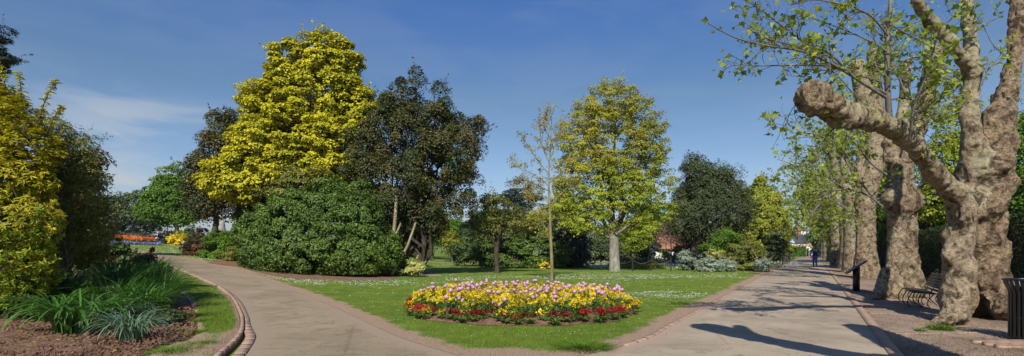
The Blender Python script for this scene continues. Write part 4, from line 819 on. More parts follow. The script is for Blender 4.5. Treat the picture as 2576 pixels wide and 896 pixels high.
def limetree():
    Y = 39; bx = (1545-CXP)/F*Y; root = empty('lime_tree', (bx, Y, 0), 'tall oval yellow-green tree with a whitish trunk on the lawn', 'tree'); Q = lambda x, y, d=0: P(x, y, Y+d); tm = MB()
    tm.tube(smooth_line([Q(1546, 688), Q(1546, 670), Q(1545, 640), Q(1545, 600)], 4), np.linspace(.46, .34, 13), 12); tm.build('trunk', BK['lichen'], root, smooth=True)
    lb = MB(); ends = []
    for e, r in (([(1545, 618), (1540, 560), (1536, 500), (1540, 420), (1548, 330), (1545, 250)], .33), ([(1545, 608), (1556, 570), (1580, 510), (1600, 440), (1625, 370), (1640, 320)], .22), ([(1543, 606), (1520, 560), (1490, 510), (1460, 450), (1440, 390), (1425, 330)], .17), ([(1545, 602), (1505, 585), (1470, 565), (1440, 560), (1410, 555)], .15),
                 ([(1548, 590), (1590, 560), (1630, 520), (1665, 480)], .13), ([(1540, 540), (1515, 480), (1500, 400), (1495, 320), (1500, 260)], .14), ([(1540, 520), (1565, 450), (1580, 370), (1590, 290), (1585, 240)], .14), ([(1538, 560), (1500, 530), (1450, 510), (1400, 480)], .11), ([(1550, 590), (1590, 570), (1620, 555), (1650, 550)], .08), ([(1546, 560), (1600, 500), (1650, 430), (1670, 380)], .11), ([(1536, 500), (1520, 420), (1465, 330), (1450, 280)], .1)):
        d = g.normal()*2.2; L2 = smooth_line([Q(x, y, (.5+abs(d))*i_/len(e)) for i_, (x, y) in enumerate(e)], 4); lb.tube(L2, r*np.linspace(1, .13, len(L2))**1.35+.018, 7); ends.append(L2)
        for s_ in range(9):
            i_ = g.integers(4, len(L2)-1); dd = nrm((L2[i_+1]-L2[i_]+rsph(g, 1)[0]*.9)[None])[0]; ln = 1.0+1.2*g.random(); lb.tube(wob(L2[i_], L2[i_]+dd*ln+[0, 0, .3], 6, .4, g), np.linspace(.045, .012, 6), 4, cap=False)
    lb.build('limb', BK['lichen'], root, smooth=True)
    E = env3([(1540, 265, 70, 58), (1490, 300, 60, 65), (1590, 295, 62, 65), (1450, 360, 62, 75), (1545, 370, 90, 80), (1630, 370, 58, 75), (1445, 440, 55, 60), (1640, 460, 58, 60), (1500, 470, 70, 60), (1590, 480, 65, 60), (1420, 530, 55, 40), (1480, 560, 60, 34), (1660, 540, 45, 40), (1600, 575, 55, 30), (1420, 490, 30, 50), (1540, 430, 60, 60), (1540, 510, 80, 40)], Y, .95)
    zs = P(0, 440, Y)[2]; vb = lambda p: np.clip(.25-(p[:, 0]-bx)*.05, -.2, .3)
    mb, _, _ = foliage(E, g, 1050, .44, 80, .118, asp=.8, flat=.7, lo=.3, core=.15, up=.4, vbias=vb, hi=1.05, zmin=1.2)
    v = np.concatenate(mb.v)
    # split by height: young green below, olive gold above
    up_ = MB(); dn = MB(); f3 = np.concatenate(mb.f3); a_ = np.concatenate(mb.a); rr_ = rng(9).normal(size=len(v))*1.3; hz = v[f3[:, 0], 2] > zs+2.0*n2(v[f3[:, 0], 0], v[f3[:, 0], 2], .35, 4)+rr_[f3[:, 0]]
    for M_, m in ((up_, hz), (dn, ~hz)): idx = np.unique(f3[m]); mp_ = np.zeros(len(v), int); mp_[idx] = np.arange(len(idx)); M_.add(v[idx], mp_[f3[m]], a_[idx])
    up_.build('crown', LM['lime'], root); dn.build('crown', LM['limeg'], root)
limetree()
g = rng(123)
def row_bush(specs):
    for nm, lab, cat, Y, env, mat, kw in specs: (woody if kw.pop('tree', 0) else (lambda n, l, c, Y, b, e, m, g, **k: bush(n, l, c, Y, e, m, g, base=b, **k)))(nm, lab, cat, Y, env[0][0], env, LM[mat], g, **kw)
d_ = dict
row_bush([
 ('laurel_hedge', 'dark green laurel hedge block behind the small spreading tree', 'hedge', 45, [(1230, 625, 42, 48), (1290, 625, 50, 50), (1350, 625, 48, 50), (1310, 600, 50, 30), (1400, 640, 30, 34)], 'laurel', d_(subs=230, sub_r=.5, per=130, leaf=.17, lo=.8, core=.75, depth=.7)),
 ('shrub', 'small yellow shrub at the foot of the dark hedge', 'shrub', 43.5, [(1372, 671, 14, 9)], 'azal', d_(subs=14, sub_r=.2, per=60, leaf=.12)),
 ('shrub', 'rounded greyish green shrub mound left of the laurel hedge', 'shrub', 50, [(1190, 620, 45, 44), (1220, 605, 36, 40), (1160, 640, 24, 24)], 'mid', d_(subs=130, sub_r=.6, per=130, leaf=.19)),
 ('yellow_tree', 'small yellow leaved tree beyond the goal', 'tree', 66, [(1140, 610, 26, 18), (1125, 600, 20, 14)], 'lime', d_(tree=1, subs=30, sub_r=.8, per=120, leaf=.25, trunk=.12)),
 ('green_tree', 'mid green tree far behind between evergreen and yellow tree', 'tree', 76, [(1085, 570, 50, 44), (1050, 590, 40, 36), (1120, 580, 34, 40)], 'green', d_(tree=1, subs=90, sub_r=1.3, per=150, leaf=.35, trunk=.3, bk='dark')),
 ('grey_tree', 'grey brown half bare tree far behind the cut stems', 'tree', 80, [(1030, 560, 46, 50), (1010, 610, 36, 36)], 'holm', d_(tree=1, subs=80, sub_r=1.3, per=120, leaf=.3, trunk=.25)),
 ('shrub', 'bright green round shrub behind the white goal', 'shrub', 70, [(1062, 634, 24, 16)], 'green', d_(subs=26, sub_r=.7, per=130, leaf=.25)),
 ('pine_tree', 'dark pine top behind the small spreading tree', 'tree', 68, [(1300, 485, 36, 24), (1275, 505, 28, 16), (1335, 500, 24, 18), (1300, 530, 56, 26), (1310, 560, 70, 26)], 'pine', d_(tree=1, subs=110, sub_r=1.0, per=220, leaf=.3, asp=.35, flat=.35, trunk=.35, bk='dark', lo=.3, up=.9)),
 ('green_tree', 'olive green tree crown right of the pine', 'tree', 56, [(1380, 570, 54, 44), (1330, 580, 50, 36), (1420, 550, 40, 40)], 'lime', d_(tree=1, subs=90, sub_r=1.0, per=150, leaf=.24, trunk=.2, bk='dark')),
 ('green_tree', 'olive tree crown filling behind the small spreading tree', 'tree', 54, [(1250, 570, 60, 40), (1210, 565, 36, 36), (1300, 575, 50, 36)], 'mid', d_(tree=1, subs=100, sub_r=.9, per=150, leaf=.22, trunk=.2, bk='dark')),
 ('wine_red_tree', 'wine red crown peeping above the dark hedge', 'tree', 51, [(1358, 602, 18, 10)], 'darkred', d_(tree=1, subs=16, sub_r=.6, per=120, leaf=.2, trunk=.08, bk='dark')),
 ('yew_tree', 'very dark open stemmed evergreen between slender tree and lime tree', 'tree', 47, [(1430, 620, 44, 52), (1400, 590, 36, 40), (1455, 650, 26, 28), (1420, 660, 40, 18)], 'rhodo', d_(tree=1, subs=100, sub_r=.7, per=150, leaf=.2, trunk=.12, stems=3, bk='dark')),
 ('hedge', 'grey green far hedge left of the lime trunk', 'hedge', 74, [(1490, 640, 36, 22), (1530, 640, 30, 26), (1460, 640, 30, 20), (1570, 635, 30, 26)], 'holm', d_(subs=90, sub_r=.9, per=110, leaf=.3)),
 ('round_tree', 'round bright green tree right of the lime trunk', 'tree', 58, [(1598, 600, 34, 32), (1590, 580, 24, 20)], 'limeg', d_(tree=1, subs=60, sub_r=.7, per=150, leaf=.2, trunk=.14, stems=2, bk='dark')),
 ('dark_conifer', 'dark conifer left of the white cottage', 'tree', 62, [(1625, 620, 24, 40), (1630, 580, 18, 30)], 'pine', d_(tree=1, subs=50, sub_r=.8, per=170, leaf=.25, trunk=.15, bk='dark')),
 ('green_tree', 'tall green backdrop tree behind the cottage', 'tree', 96, [(1640, 570, 50, 50), (1680, 580, 40, 40), (1700, 550, 30, 40), (1600, 590, 60, 34)], 'green', d_(tree=1, subs=110, sub_r=1.7, per=130, leaf=.42, trunk=.3, bk='dark')),
 ('green_tree', 'backdrop tree behind the lime tree trunk', 'tree', 98, [(1500, 600, 60, 30), (1440, 600, 50, 36), (1560, 595, 50, 36)], 'mid', d_(tree=1, subs=100, sub_r=1.7, per=120, leaf=.42, trunk=.3, bk='dark')),
 ('green_tree', 'backdrop tree far behind the dark hedge', 'tree', 90, [(1200, 600, 60, 40), (1260, 600, 60, 40), (1140, 600, 50, 34)], 'mid', d_(tree=1, subs=100, sub_r=1.7, per=120, leaf=.42, trunk=.3, bk='dark')),
 ('green_tree', 'far low tree left of the goal', 'tree', 105, [(1000, 610, 50, 26), (960, 610, 40, 30)], 'mid', d_(tree=1, subs=60, sub_r=1.6, per=120, leaf=.42, trunk=.2, bk='dark')),
 ('blossom_tree', 'pinkish bare stemmed blossom tree behind the cottage corner', 'tree', 55, [(1690, 568, 32, 24), (1670, 595, 26, 22), (1710, 600, 24, 26)], 'pink', d_(tree=1, subs=60, sub_r=.7, per=60, leaf=.15, trunk=.10, stems=3, bk='twig', lo=.2, core=.1, forkz=2.2)),
 ('holm_oak', 'tall dark grey-green holm oak right of the cottage', 'tree', 46, [(1745, 450, 30, 46), (1788, 455, 42, 46), (1765, 500, 55, 55), (1830, 480, 40, 50), (1730, 510, 28, 40), (1850, 530, 40, 55), (1790, 550, 75, 55), (1725, 570, 32, 40), (1815, 600, 50, 36)], 'holm', d_(tree=1, subs=420, sub_r=.62, per=190, leaf=.15, asp=.55, flat=1.2, trunk=.26, bk='dark', lo=.5, core=.5, nl=30, hi=1.1)),
 ('golden_conifer', 'tall golden green conifer at the left of the avenue', 'tree', 52, [(1912, 480, 14, 28), (1895, 510, 20, 34), (1930, 515, 24, 38), (1905, 560, 44, 50), (1948, 570, 28, 46), (1895, 605, 40, 38), (1930, 600, 50, 46), (1968, 600, 22, 40)], 'gold', d_(tree=1, subs=330, sub_r=.5, per=150, leaf=.24, asp=.42, trunk=.25, bk='dark', lo=.7, core=.65, flat=1.1, up=.1, droop=.2, hi=1.04)),
 ('dark_shrub', 'dark narrow evergreen in front of the golden conifer', 'shrub', 48, [(1948, 610, 18, 28), (1940, 640, 20, 16)], 'holm', d_(subs=36, sub_r=.5, per=160, leaf=.18)),
 ('silver_shrub', 'blue grey leaved shrub at the left end of the shrub group', 'shrub', 40.5, [(1728, 655, 20, 26)], 'silver', d_(subs=30, sub_r=.35, per=90, leaf=.12)),
 ('dark_shrub', 'wine brown dark shrub beside the blue grey shrub', 'shrub', 41, [(1752, 655, 18, 26), (1735, 668, 16, 12)], 'rhodo', d_(subs=36, sub_r=.35, per=150, leaf=.13)),
 ('green_shrub', 'bright green shrub under the holm oak', 'shrub', 41, [(1790, 640, 30, 26), (1830, 615, 34, 34)], 'green', d_(subs=80, sub_r=.45, per=160, leaf=.14)),
 ('silver_shrub', 'wide silvery shrub with white flowers at the lawn edge', 'shrub', 38.2, [(1790, 668, 36, 17), (1822, 670, 30, 14), (1770, 674, 20, 11)], 'silver', d_(subs=120, sub_r=.28, per=90, leaf=.10, lo=.7)),
 ('silver_shrub', 'small round white flowering shrub nearest the avenue', 'shrub', 37.6, [(1920, 668, 17, 15)], 'silver', d_(subs=40, sub_r=.25, per=90, leaf=.10, lo=.7)),
 ('cream_shrub', 'creamy yellow patch of shrub between the green shrubs', 'shrub', 40, [(1795, 640, 22, 10)], 'cream', d_(subs=20, sub_r=.25, per=70, leaf=.11)),
 ('olive_shrub', 'large brownish olive shrub right of the silvery shrub', 'shrub', 39.6, [(1872, 646, 40, 38), (1850, 660, 30, 24), (1900, 655, 22, 26)], 'olive', d_(subs=110, sub_r=.4, per=170, leaf=.12)),
 ('red_shrub', 'wine red shrub under the pinkish blossom tree', 'shrub', 47, [(1742, 620, 24, 16)], 'darkred', d_(subs=30, sub_r=.4, per=130, leaf=.14)),
 ('cream_shrub', 'pale variegated shrub beside the wine red shrub', 'shrub', 49, [(1740, 600, 26, 14), (1765, 608, 20, 12)], 'olive', d_(subs=30, sub_r=.5, per=110, leaf=.16)),
 ('tan_shrub', 'low brown and green shrub in front of the cottage', 'shrub', 52, [(1690, 645, 30, 14), (1710, 635, 20, 16)], 'olive', d_(subs=34, sub_r=.4, per=110, leaf=.16)),
 ('lavender_shrub', 'long grey-green lavender like shrub by the path posts', 'shrub', 60, [(1945, 642, 22, 11), (1968, 643, 16, 10), (1925, 640, 16, 12)], 'silver', d_(subs=50, sub_r=.5, per=80, leaf=.18)),
 ('wine_red_shrub', 'tiny wine red shrub in front of the brick house', 'shrub', 78, [(1978, 634, 8, 7)], 'darkred', d_(subs=12, sub_r=.4, per=80, leaf=.2)),
 ('green_shrub', 'green shrub left of the clipped hedge near the gatehouse', 'shrub', 84, [(1988, 632, 12, 13)], 'green', d_(subs=20, sub_r=.6, per=100, leaf=.25)),
 ('green_tree', 'distant dark tree above the brick house roof', 'tree', 320, [(1992, 586, 10, 9)], 'mid', d_(tree=1, subs=20, sub_r=2., per=90, leaf=.8, trunk=.3)),
 ('green_tree', 'leafy tree over the right end of the brick house', 'tree', 130, [(2044, 600, 14, 14), (2062, 610, 14, 14), (2052, 590, 12, 10)], 'mid', d_(tree=1, subs=40, sub_r=1.3, per=90, leaf=.4, trunk=.3, bk='dark')),
 ('dark_hedge', 'near black evergreen mass at the end of the tree row', 'hedge', 112, [(2052, 636, 14, 12), (2075, 632, 20, 18), (2100, 630, 20, 18)], 'rhodo', d_(subs=50, sub_r=1., per=100, leaf=.35)),
 ('green_tree', 'yellow-green tree seen between second and nearest plane trunks', 'tree', 34, [(2400, 330, 50, 70), (2380, 420, 60, 80), (2370, 500, 60, 60)], 'limeg', d_(tree=1, subs=180, sub_r=.8, per=110, leaf=.17, trunk=.25, bk='dark')),
 ('green_tree', 'bright green tree behind the hedge between third and second plane trees', 'tree', 42, [(2215, 560, 40, 50), (2205, 500, 36, 50), (2225, 440, 30, 50)], 'green', d_(tree=1, subs=130, sub_r=.9, per=120, leaf=.2, trunk=.2, bk='dark')),
 ('green_tree', 'green tree low behind the bench hedge', 'tree', 36, [(2350, 550, 44, 44), (2400, 560, 40, 44)], 'mid', d_(tree=1, subs=100, sub_r=.8, per=120, leaf=.18, trunk=.2, bk='dark')),
 ('green_tree', 'green tree at the right edge behind the nearest plane tree', 'tree', 27, [(2560, 430, 50, 90), (2590, 520, 60, 60), (2550, 340, 40, 50)], 'green', d_(tree=1, subs=170, sub_r=.7, per=120, leaf=.15, trunk=.2, bk='dark')),
 ('green_tree', 'leafy tree behind the far plane trunks', 'tree', 66, [(2130, 520, 40, 70), (2170, 440, 40, 60), (2110, 580, 40, 40), (2090, 560, 30, 40)], 'green', d_(tree=1, subs=130, sub_r=1.3, per=110, leaf=.3, trunk=.25, bk='dark')),
])
# clipped yew hedge behind the plane trees: box of dense small leaves
g = rng(130)
def box_hedge(name, label, c, y0, y1, h, w, mat, n, leaf, group=None):
    a = PT(c, y0); b = PT(c, y1); d = b-a; Lh = np.linalg.norm(d); d /= Lh; nn = np.array([-d[1], d[0]]); root = empty(name, on(*((a+b)/2)), label, 'hedge', group)
    mb = MB(); t_ = g.random(n)**1.3; s = g.random(n); top = s < .35; q = np.where(top, (g.random(n)*2-1)*w/2, -0-w/2*np.where(g.random(n) < .0, 1, -1)); z = np.where(top, h, g.random(n)*h)
    q = np.where(top, q, w/2*np.sign(g.random(n)-.25)); wv = .12*n2(t_*Lh, z, .8, 6)
    p = np.column_stack([a[0]+d[0]*t_*Lh+nn[0]*(q+wv*(~top)*np.sign(q)), a[1]+d[1]*t_*Lh+nn[1]*(q+wv*(~top)*np.sign(q)), z+wv*top+terrain(0, 0)])+g.normal(size=(n, 3))*.05
    no_ = np.where(top[:, None], [0, 0, 1.], np.column_stack([nn[0]*np.sign(q), nn[1]*np.sign(q), q*0+.3])); leaf_quads(mb, p, nrm(no_+g.normal(size=(n, 3))*.5), rsph(g, n)+[0, 0, .3], leaf*(.6+.8*g.random(n)), leaf*.55, np.clip(.4+.3*g.normal(size=n), 0, 1))
    core = MB(); core.box(((a+b)/2).tolist()+[h/2-.06], (Lh-.3, w-.3, h-.2), math.atan2(d[1], d[0])); core.build('branches', BK['dark'], root); mb.build('foliage', mat, root)
box_hedge('yew_hedge', 'long dark clipped hedge behind the bench and plane trees', 7.6, 9.0, 62, 2.75, 1.6, LM['hedge'], 75000, .13)
# short clipped hedge near the gatehouse
g = rng(131); root = empty('clipped_hedge', (1.0*(2002-CXP)/F*118, 118, 0), 'small clipped bright green hedge before the brick house', 'hedge')
mb = MB(); n = 1800; p = g.random((n, 3))*[4.0, 1.4, 2.3]-[2., .7, 0]; fce = g.integers(0, 3, n); p[fce == 0, 1] = -.7; p[fce == 1, 2] = 2.3; p[fce == 2, 0] = 2.0*np.sign(p[fce == 2, 0]); p += root.location; leaf_quads(mb, p, nrm(rsph(g, n)+[0, -.8, .5]), rsph(g, n), .3, .2, g.random(n)); mb.build('foliage', LM['green'], root); mb = MB(); mb.box((root.location[0], 118, 1.1), (3.7, 1.2, 2.15)); mb.build('branches', BK['dark'], root)
# far hills
def hills(name, Y0, px0, px1, prof, seed, back=900):
    xs = np.linspace(px0, px1, 90); k = 14; V = []
    for j_ in range(k):
        Y = Y0+back*j_/(k-1); t_ = math.sin(min(1, j_/(k-5))*math.pi/2)
        h = np.interp(xs, [q[0] for q in prof], [q[1] for q in prof]); x = (xs-CXP)/F*Y0; z = ((HZ-h)/F*Y0)*t_*(Y/Y0)**.0+4*n2(x, x*0+Y, .004, seed)[:len(x)]*t_
        V.append(np.column_stack([x*(Y/Y0)**.4, x*0+Y, np.where(j_ == 0, -3, z)]))
    V = np.concatenate(V); n_ = len(xs); f = [[a*n_+b, a*n_+b+1, (a+1)*n_+b+1, (a+1)*n_+b] for a in range(k-1) for b in range(n_-1)]
    struct(mesh_obj(name, V, [], [np.array(f)], np.zeros(len(V)), M['far_fields'], True))
hills('hills', 1500, -400, 3000, [(-400, 590), (300, 596), (500, 592), (1000, 600), (1500, 596), (1700, 588), (1900, 582), (2050, 578), (2600, 575), (3000, 580)], 1)
hills('hills', 700, 1500, 3000, [(1500, 618), (1800, 610), (2000, 604), (2060, 602), (2600, 600), (3000, 600)], 2, 600)
g = rng(133)
for q in range(9):      # far white houses on the hillside
    px = 2003+q*4.6+g.random()*3; Y = 1450+g.random()*100; s_ = 7+5*g.random(); x = (px-CXP)/F*Y; z = HC+(HZ-588-g.random()*3)/F*Y; root = empty('distant_house', (x, Y, z), 'tiny pale house far away on the hillside', 'house', 'pale houses scattered on the far hillside')
    mb = MB(); mb.box((x, Y, z+s_*.2), (s_*1.6, s_, s_*.5+10)); mb.build('wall', M['render_wall'], root); mb = MB(); mb.add(np.array([[-.85, -.55, .45], [.85, -.55, .45], [.85, .55, .45], [-.85, .55, .45], [-.85, 0, .8], [.85, 0, .8]])*s_+[x, Y, z+5], [[0, 1, 5, 4], [2, 3, 4, 5]]); mb.build('roof', M['roof_slate'], root)

# ---------------- tulip bed ----------------
bc = np.array([.26, 14.3]); BRX, BRY = 3.12, 3.3
def bed_pt(r, t_): return bc+np.array([BRX*r*math.cos(t_), BRY*r*math.sin(t_)])
ring = np.array([bed_pt(1.0+.012*math.sin(5*t_)+.02*math.sin(13*t_)+.012*math.sin(29*t_), t_) for t_ in np.linspace(0, 2*np.pi, 170)[:-1]])
struct(sheet('tulip_bed_soil', ring, .012, M['soil_red_brown'], polar_pts(9, 20, .01, .012, -.4, .4), .12, .03, None, 0, lambda v, dl: .09*np.clip(dl/.5, 0, 1)))
g = rng(200)
def blade(mb, b, az_, L_, w, lean, bend, a, segs=5, g=None, fold=.25):
    d = np.array([math.cos(az_), math.sin(az_), 0]); s_ = np.array([-d[1], d[0], 0]); p = np.array(b, float); th = lean; V = []
    for i_ in range(segs+1):
        t_ = i_/segs; ww = w*(.55+1.2*t_)*(1-t_)**.6 if t_ < 1 else 0; ww = min(ww, w); up = np.array([0, 0, 1.])*math.sin(th)+d*-math.cos(th)*0
        nn = np.array([-d[0]*math.cos(th+1.57), -d[1]*math.cos(th+1.57), math.sin(th+1.57)]); V += [p-s_*ww/2+nn*ww*fold, p.copy(), p+s_*ww/2+nn*ww*fold]
        p = p+(d*math.cos(th)+np.array([0, 0, math.sin(th)]))*L_/segs; th -= bend/segs
    f = []
    for i_ in range(segs): k = i_*3; f += [[k, k+1, k+4, k+3], [k+1, k+2, k+5, k+4]]
    mb.add(V, f, a)
def tulip_proto(k):
    g = rng(300+k); root = empty('tulip', (0, 0, 0)); H = .34+.05*k; lean = g.normal()*.04; mb = MB(); top = np.array([lean, g.normal()*.03, H])
    mb.tube([(0, 0, -.03), (lean*.3, 0, H*.5), top], [.006, .0055, .005], 5, .5); mb.build('stalk', LM['stemg'], root, local=True)
    for q in range(3):
        mb = MB(); blade(mb, (0, 0, 0), q*2.1+g.random(), .26+.06*g.random(), .05, 1.25-.15*q, .7, .5+.2*g.normal(), 5); mb.build('leaf', LM['blue'], root, local=True)
    fl = MB(); R = .043+.005*k; op = (0.75, 1.0, 1.25)[k % 3]
    for q in range(6):      # six cupped petals
        a0 = q*math.pi/3+.2; rr_ = R*(1 if q % 2 else .88); V = []; n_ = 5; prof = [(.15, 0, .3), (.85, .25, .9), (1.0, .55, 1.0), (.8*op, .85, .75), (.62*op, 1.08, .25)]
        for r1, z1, w1 in prof:
            for s_ in (-1, 0, 1): aa = a0+s_*.62*w1; V.append([rr_*r1*math.cos(aa)*(1 if s_ == 0 else .96), rr_*r1*math.sin(aa)*(1 if s_ == 0 else .96), z1*.085-(.005 if s_ else 0)])
        f = []
        for i_ in range(n_-1): b_ = i_*3; f += [[b_, b_+1, b_+4, b_+3], [b_+1, b_+2, b_+5, b_+4]]
        fl.add(np.array(V)+top, f, np.repeat([.15, .3, .5, .8, .95], 3))
    fl.build('bloom', LM['tulip'], root, smooth=True, local=True); return root
protos = [tulip_proto(k) for k in range(4)]
for p_ in protos: tag(p_, 'mauve pink fringed tulip standing among the yellow wallflowers', 'tulip', 'mauve tulips in the round bed')
pos = []; tries = 0
while len(pos) < 250 and tries < 20000:
    tries += 1; t_ = g.random()*2*np.pi; r = math.sqrt(g.random())*.93; p = bed_pt(r, t_); u = (p[1]-bc[1])/BRY
    if g.random() > .25+.75*np.clip((u+.75)/1.1, 0, 1): continue
    if p[0] < -1.6 and u < 0 and g.random() < .7: continue
    if all(np.linalg.norm(p-q) > .12 for q in pos): pos.append(p)
for i_, p in enumerate(pos):
    k = i_ % 4; o = protos[k]; loc = (p[0], p[1], .05); rz = g.random()*6.28; s_ = .92+.25*g.random()
    if i_ < 4: o.location = loc; o.rotation_euler.z = rz
    else: copy_tree(o, loc, rz, s_)
def wall_proto(k):
    g = rng(330+k); root = empty('wallflower', (0, 0, 0)); st = MB(); fl = MB()
    for q in range(8):
        az_ = g.random()*6.28; H = .27+.15*g.random(); b = np.array([math.cos(az_), math.sin(az_), 0]); e = b*(.05+.10*g.random())+[0, 0, H]; st.tube([(0, 0, -.02), b*.03+[0, 0, H*.5], e], [.005, .004, .003], 3, .4, cap=False)
        n = 20; t_ = g.random(n); c = e*t_[:, None]+g.normal(size=(n, 3))*.012; c[:, 2] = .02+t_*H*.92; dr = nrm(g.normal(size=(n, 3))*[1, 1, .3]+[0, 0, .6]); leaf_quads(st, c+dr*.035, nrm(rsph(g, n)+[0, 0, 1]), dr, .085, .016, np.clip(.5+.3*g.normal(size=n), 0, 1))
        n = 20; c = e+rsph(g, n)*(.012+.030*g.random((n, 1)))*[1, 1, 1.1]; leaf_quads(fl, c, nrm(c-e+[0, -.02, .03]+rsph(g, n)*.01), rsph(g, n), .024, .022, np.clip(.5+.3*g.normal(size=n), 0, 1), kind='quad')
    st.build('foliage', LM['stemg'], root, local=True); fl.build('blossom', LM['yflow'], root, local=True)
    return tag(root, 'bushy yellow wallflower filling the round bed between tulips', 'wallflower', 'yellow wallflowers in the round bed')
wp = [wall_proto(k) for k in range(6)]; c_ = 0
gp = np.arange(-1, 1.01, .0985)
for a in gp:
    for b in gp:
        x = a+g.normal()*.02; y = b+g.normal()*.02; r = math.hypot(x, y)
        if r > .955 or c_ >= 300: continue
        if r > .85 and y < -.3 and g.random() < .25: continue
        p = bc+np.array([BRX*x, BRY*y]); dome = .85+.3*(1-r)
        loc = (p[0], p[1], .06); s_ = (1.05+.3*g.random())*min(1.0, .84+.7*(1-r))
        if c_ < 6: wp[c_].location = loc
        else: copy_tree(wp[c_ % 6], loc, g.random()*6.28, s_)
        c_ += 1
print('wallflowers', c_)
def prim_proto(k, mat):
    g = rng(360+k); root = empty('primula', (0, 0, 0)); st = MB(); fl = MB(); n = 16
    for q in range(n): blade(st, (0, 0, .0), q*6.28/n+g.normal()*.2, .13+.05*g.random(), .05, .9-.4*g.random(), 1.0, .75+.2*g.normal(), 3)
    n = 60; c = rsph(g, n)*[.13, .13, .05]*(g.random((n, 1))**.4)+[0, 0, .13]; c[:, 2] += .03*g.random(n); leaf_quads(fl, c, nrm(rsph(g, n)*.6+[0, -.5, .8]), rsph(g, n), .034, .032, np.clip(.5+.3*g.normal(size=n), 0, 1), kind='quad')
    st.build('foliage', LM['stemg'], root, local=True); fl.build('blossom', mat, root, local=True); return root
pr = [prim_proto(0, LM['redf']), prim_proto(1, LM['redf']), prim_proto(2, LM['yflow'])]
for q in (0, 1): tag(pr[q], 'crimson primula clump edging the round tulip bed', 'primula', 'crimson primulas edging the round bed')
tag(pr[2], 'low yellow primula clump among the crimson ones at the bed edge', 'primula', 'yellow primulas edging the round bed')
used = [0, 0, 0]; N_ = 74
for i_ in range(N_):
    t_ = i_/N_*2*np.pi; 
    for row_ in (0, 1):
        if row_ == 1 and not (math.sin(t_) < .2): continue
        if g.random() < .22: continue
        k = 2 if g.random() < .2 else (i_+row_) % 2; p = bed_pt((.985, .90)[row_]+g.normal()*.028, t_+.04*row_); loc = (p[0], p[1], .055)
        if not used[k]: pr[k].location = loc; used[k] = 1
        else: copy_tree(pr[k], loc, g.random()*6.28, 1.0+.5*g.random())

# ---------------- grass and daisies ----------------
def lawn_mask(pts):
    return inside(mainpoly, pts) & (np.linalg.norm((pts-bc)/[BRX*.985, BRY*.985], axis=1) > 1)
g = rng(210)
def scatter_fr(n, y0, y1, g, pw=1.6, margin=.06):
    y = y0*(y1/y0)**(g.random(n)**(1/pw) if pw != 1 else g.random(n)); y = 1/(1/y0+(1/y1-1/y0)*g.random(n)); u = (g.random(n)*2-1)*(1+margin); return np.stack([u*y, y], 1)
def grass(pts, h, w, name, label, lift=0., mat='grass', amp=.35, parent=None):
    n = len(pts); z = terrain(pts[:, 0], pts[:, 1])+lift; hh = h*(.45+.9*g.random(n)); th = g.random(n)*6.28; ln = g.normal(size=(n, 2))*amp
    b = np.column_stack([pts, z]); s_ = np.column_stack([np.cos(th), np.sin(th), th*0])*w/2; tip = b+np.column_stack([ln*hh[:, None], hh])
    v = np.stack([b-s_-[0, 0, .01], b+s_-[0, 0, .01], tip], 1).reshape(-1, 3); mb = MB(); mb.add(v, np.arange(3*n).reshape(n, 3), np.repeat(np.clip(.45+.3*g.normal(size=n), 0, 1), 3)); o = mb.build(name, LM[mat])
    tag(o, label, 'grass', kind='stuff'); return o
pts = scatter_fr(330000, 7.8, 30, g); pts = pts[lawn_mask(pts)]; wv = wear(pts); pts = pts[g.random(len(pts)) > np.clip((wv-.15)*2.2, 0, .97)]
grass(pts, .042, .009, 'lawn_grass', 'short mown grass blades on the main lawn')
pl = scatter_fr(420000, 7.6, 30, g); pl = pl[(pl[:, 0] < -3)]; pl = pl[inside(strip, pl)]; wv = sa(pl); pl = pl[g.random(len(pl)) > np.clip((wv-.15)*1.9, 0, .96)]
grass(pl, .055, .010, 'strip_grass', 'grass blades on the curved strip between soil bed and brick edging', .045)
# tufts
def tuft(loc, R, n, h, label, mat='green', w=.012, name='grass_tuft', group=None):
    mb = MB(); pp = rsph(g, n)[:, :2]*R*np.sqrt(g.random((n, 1))); hh = h*(.5+.7*g.random(n)); th = g.random(n)*6.28; s_ = np.column_stack([np.cos(th), np.sin(th), th*0])*w/2
    b = np.column_stack([pp, np.full(n, -.02)]); ln = pp*.6+g.normal(size=(n, 2))*.4*h; m = b+np.column_stack([ln*.4, hh*.65]); tip = b+np.column_stack([ln*1.3, hh])
    v = np.stack([b-s_, b+s_, m+s_*.8, tip, m-s_*.8], 1).reshape(-1, 3); i_ = np.arange(n)[:, None]*5; mb.add(v, np.concatenate([i_+[0, 1, 2], i_+[0, 2, 4], i_+[4, 2, 3]]), np.repeat(np.clip(.5+.25*g.normal(size=n), 0, 1), 5))
    o = mb.build(name, LM[mat]); o.location = loc; tag(o, label, 'grass tuft', group); return o
tuft(on(*G(1465, 874)), .42, 1500, .09, 'dark lush grass tuft at the front corner of the lawn', 'green')
tuft(on(*G(2368, 830)), .20, 500, .12, 'bright grass tuft at the foot of the nearest plane tree'); tuft(on(*G(2316, 833)), .10, 160, .07, 'small grass tuft left of the root of the nearest plane tree')
for q, (px, py, R) in enumerate(((505, 795, .35), (520, 810, .3), (495, 840, .22), (450, 885, .3), (420, 893, .25), (515, 870, .2), (40, 855, .25), (15, 870, .15), (30, 893, .2))):
    tuft(on(*G(px, py), .03), R, int(1500*R), .08, ['dark thick grass tuft where the strip meets the soil', 'shaded grass tuft beside the brick edging', 'grass tuft on the bare slope below the shaded grass', 'grass tuft at the bottom edge near the edging', 'grass tuft at the bottom edge of the soil', 'small grass tuft on the bare earth by the kerb', 'weedy tuft in the soil at far left', 'tiny weed tuft at the left picture edge', 'weed tuft in the lower left corner'][q])
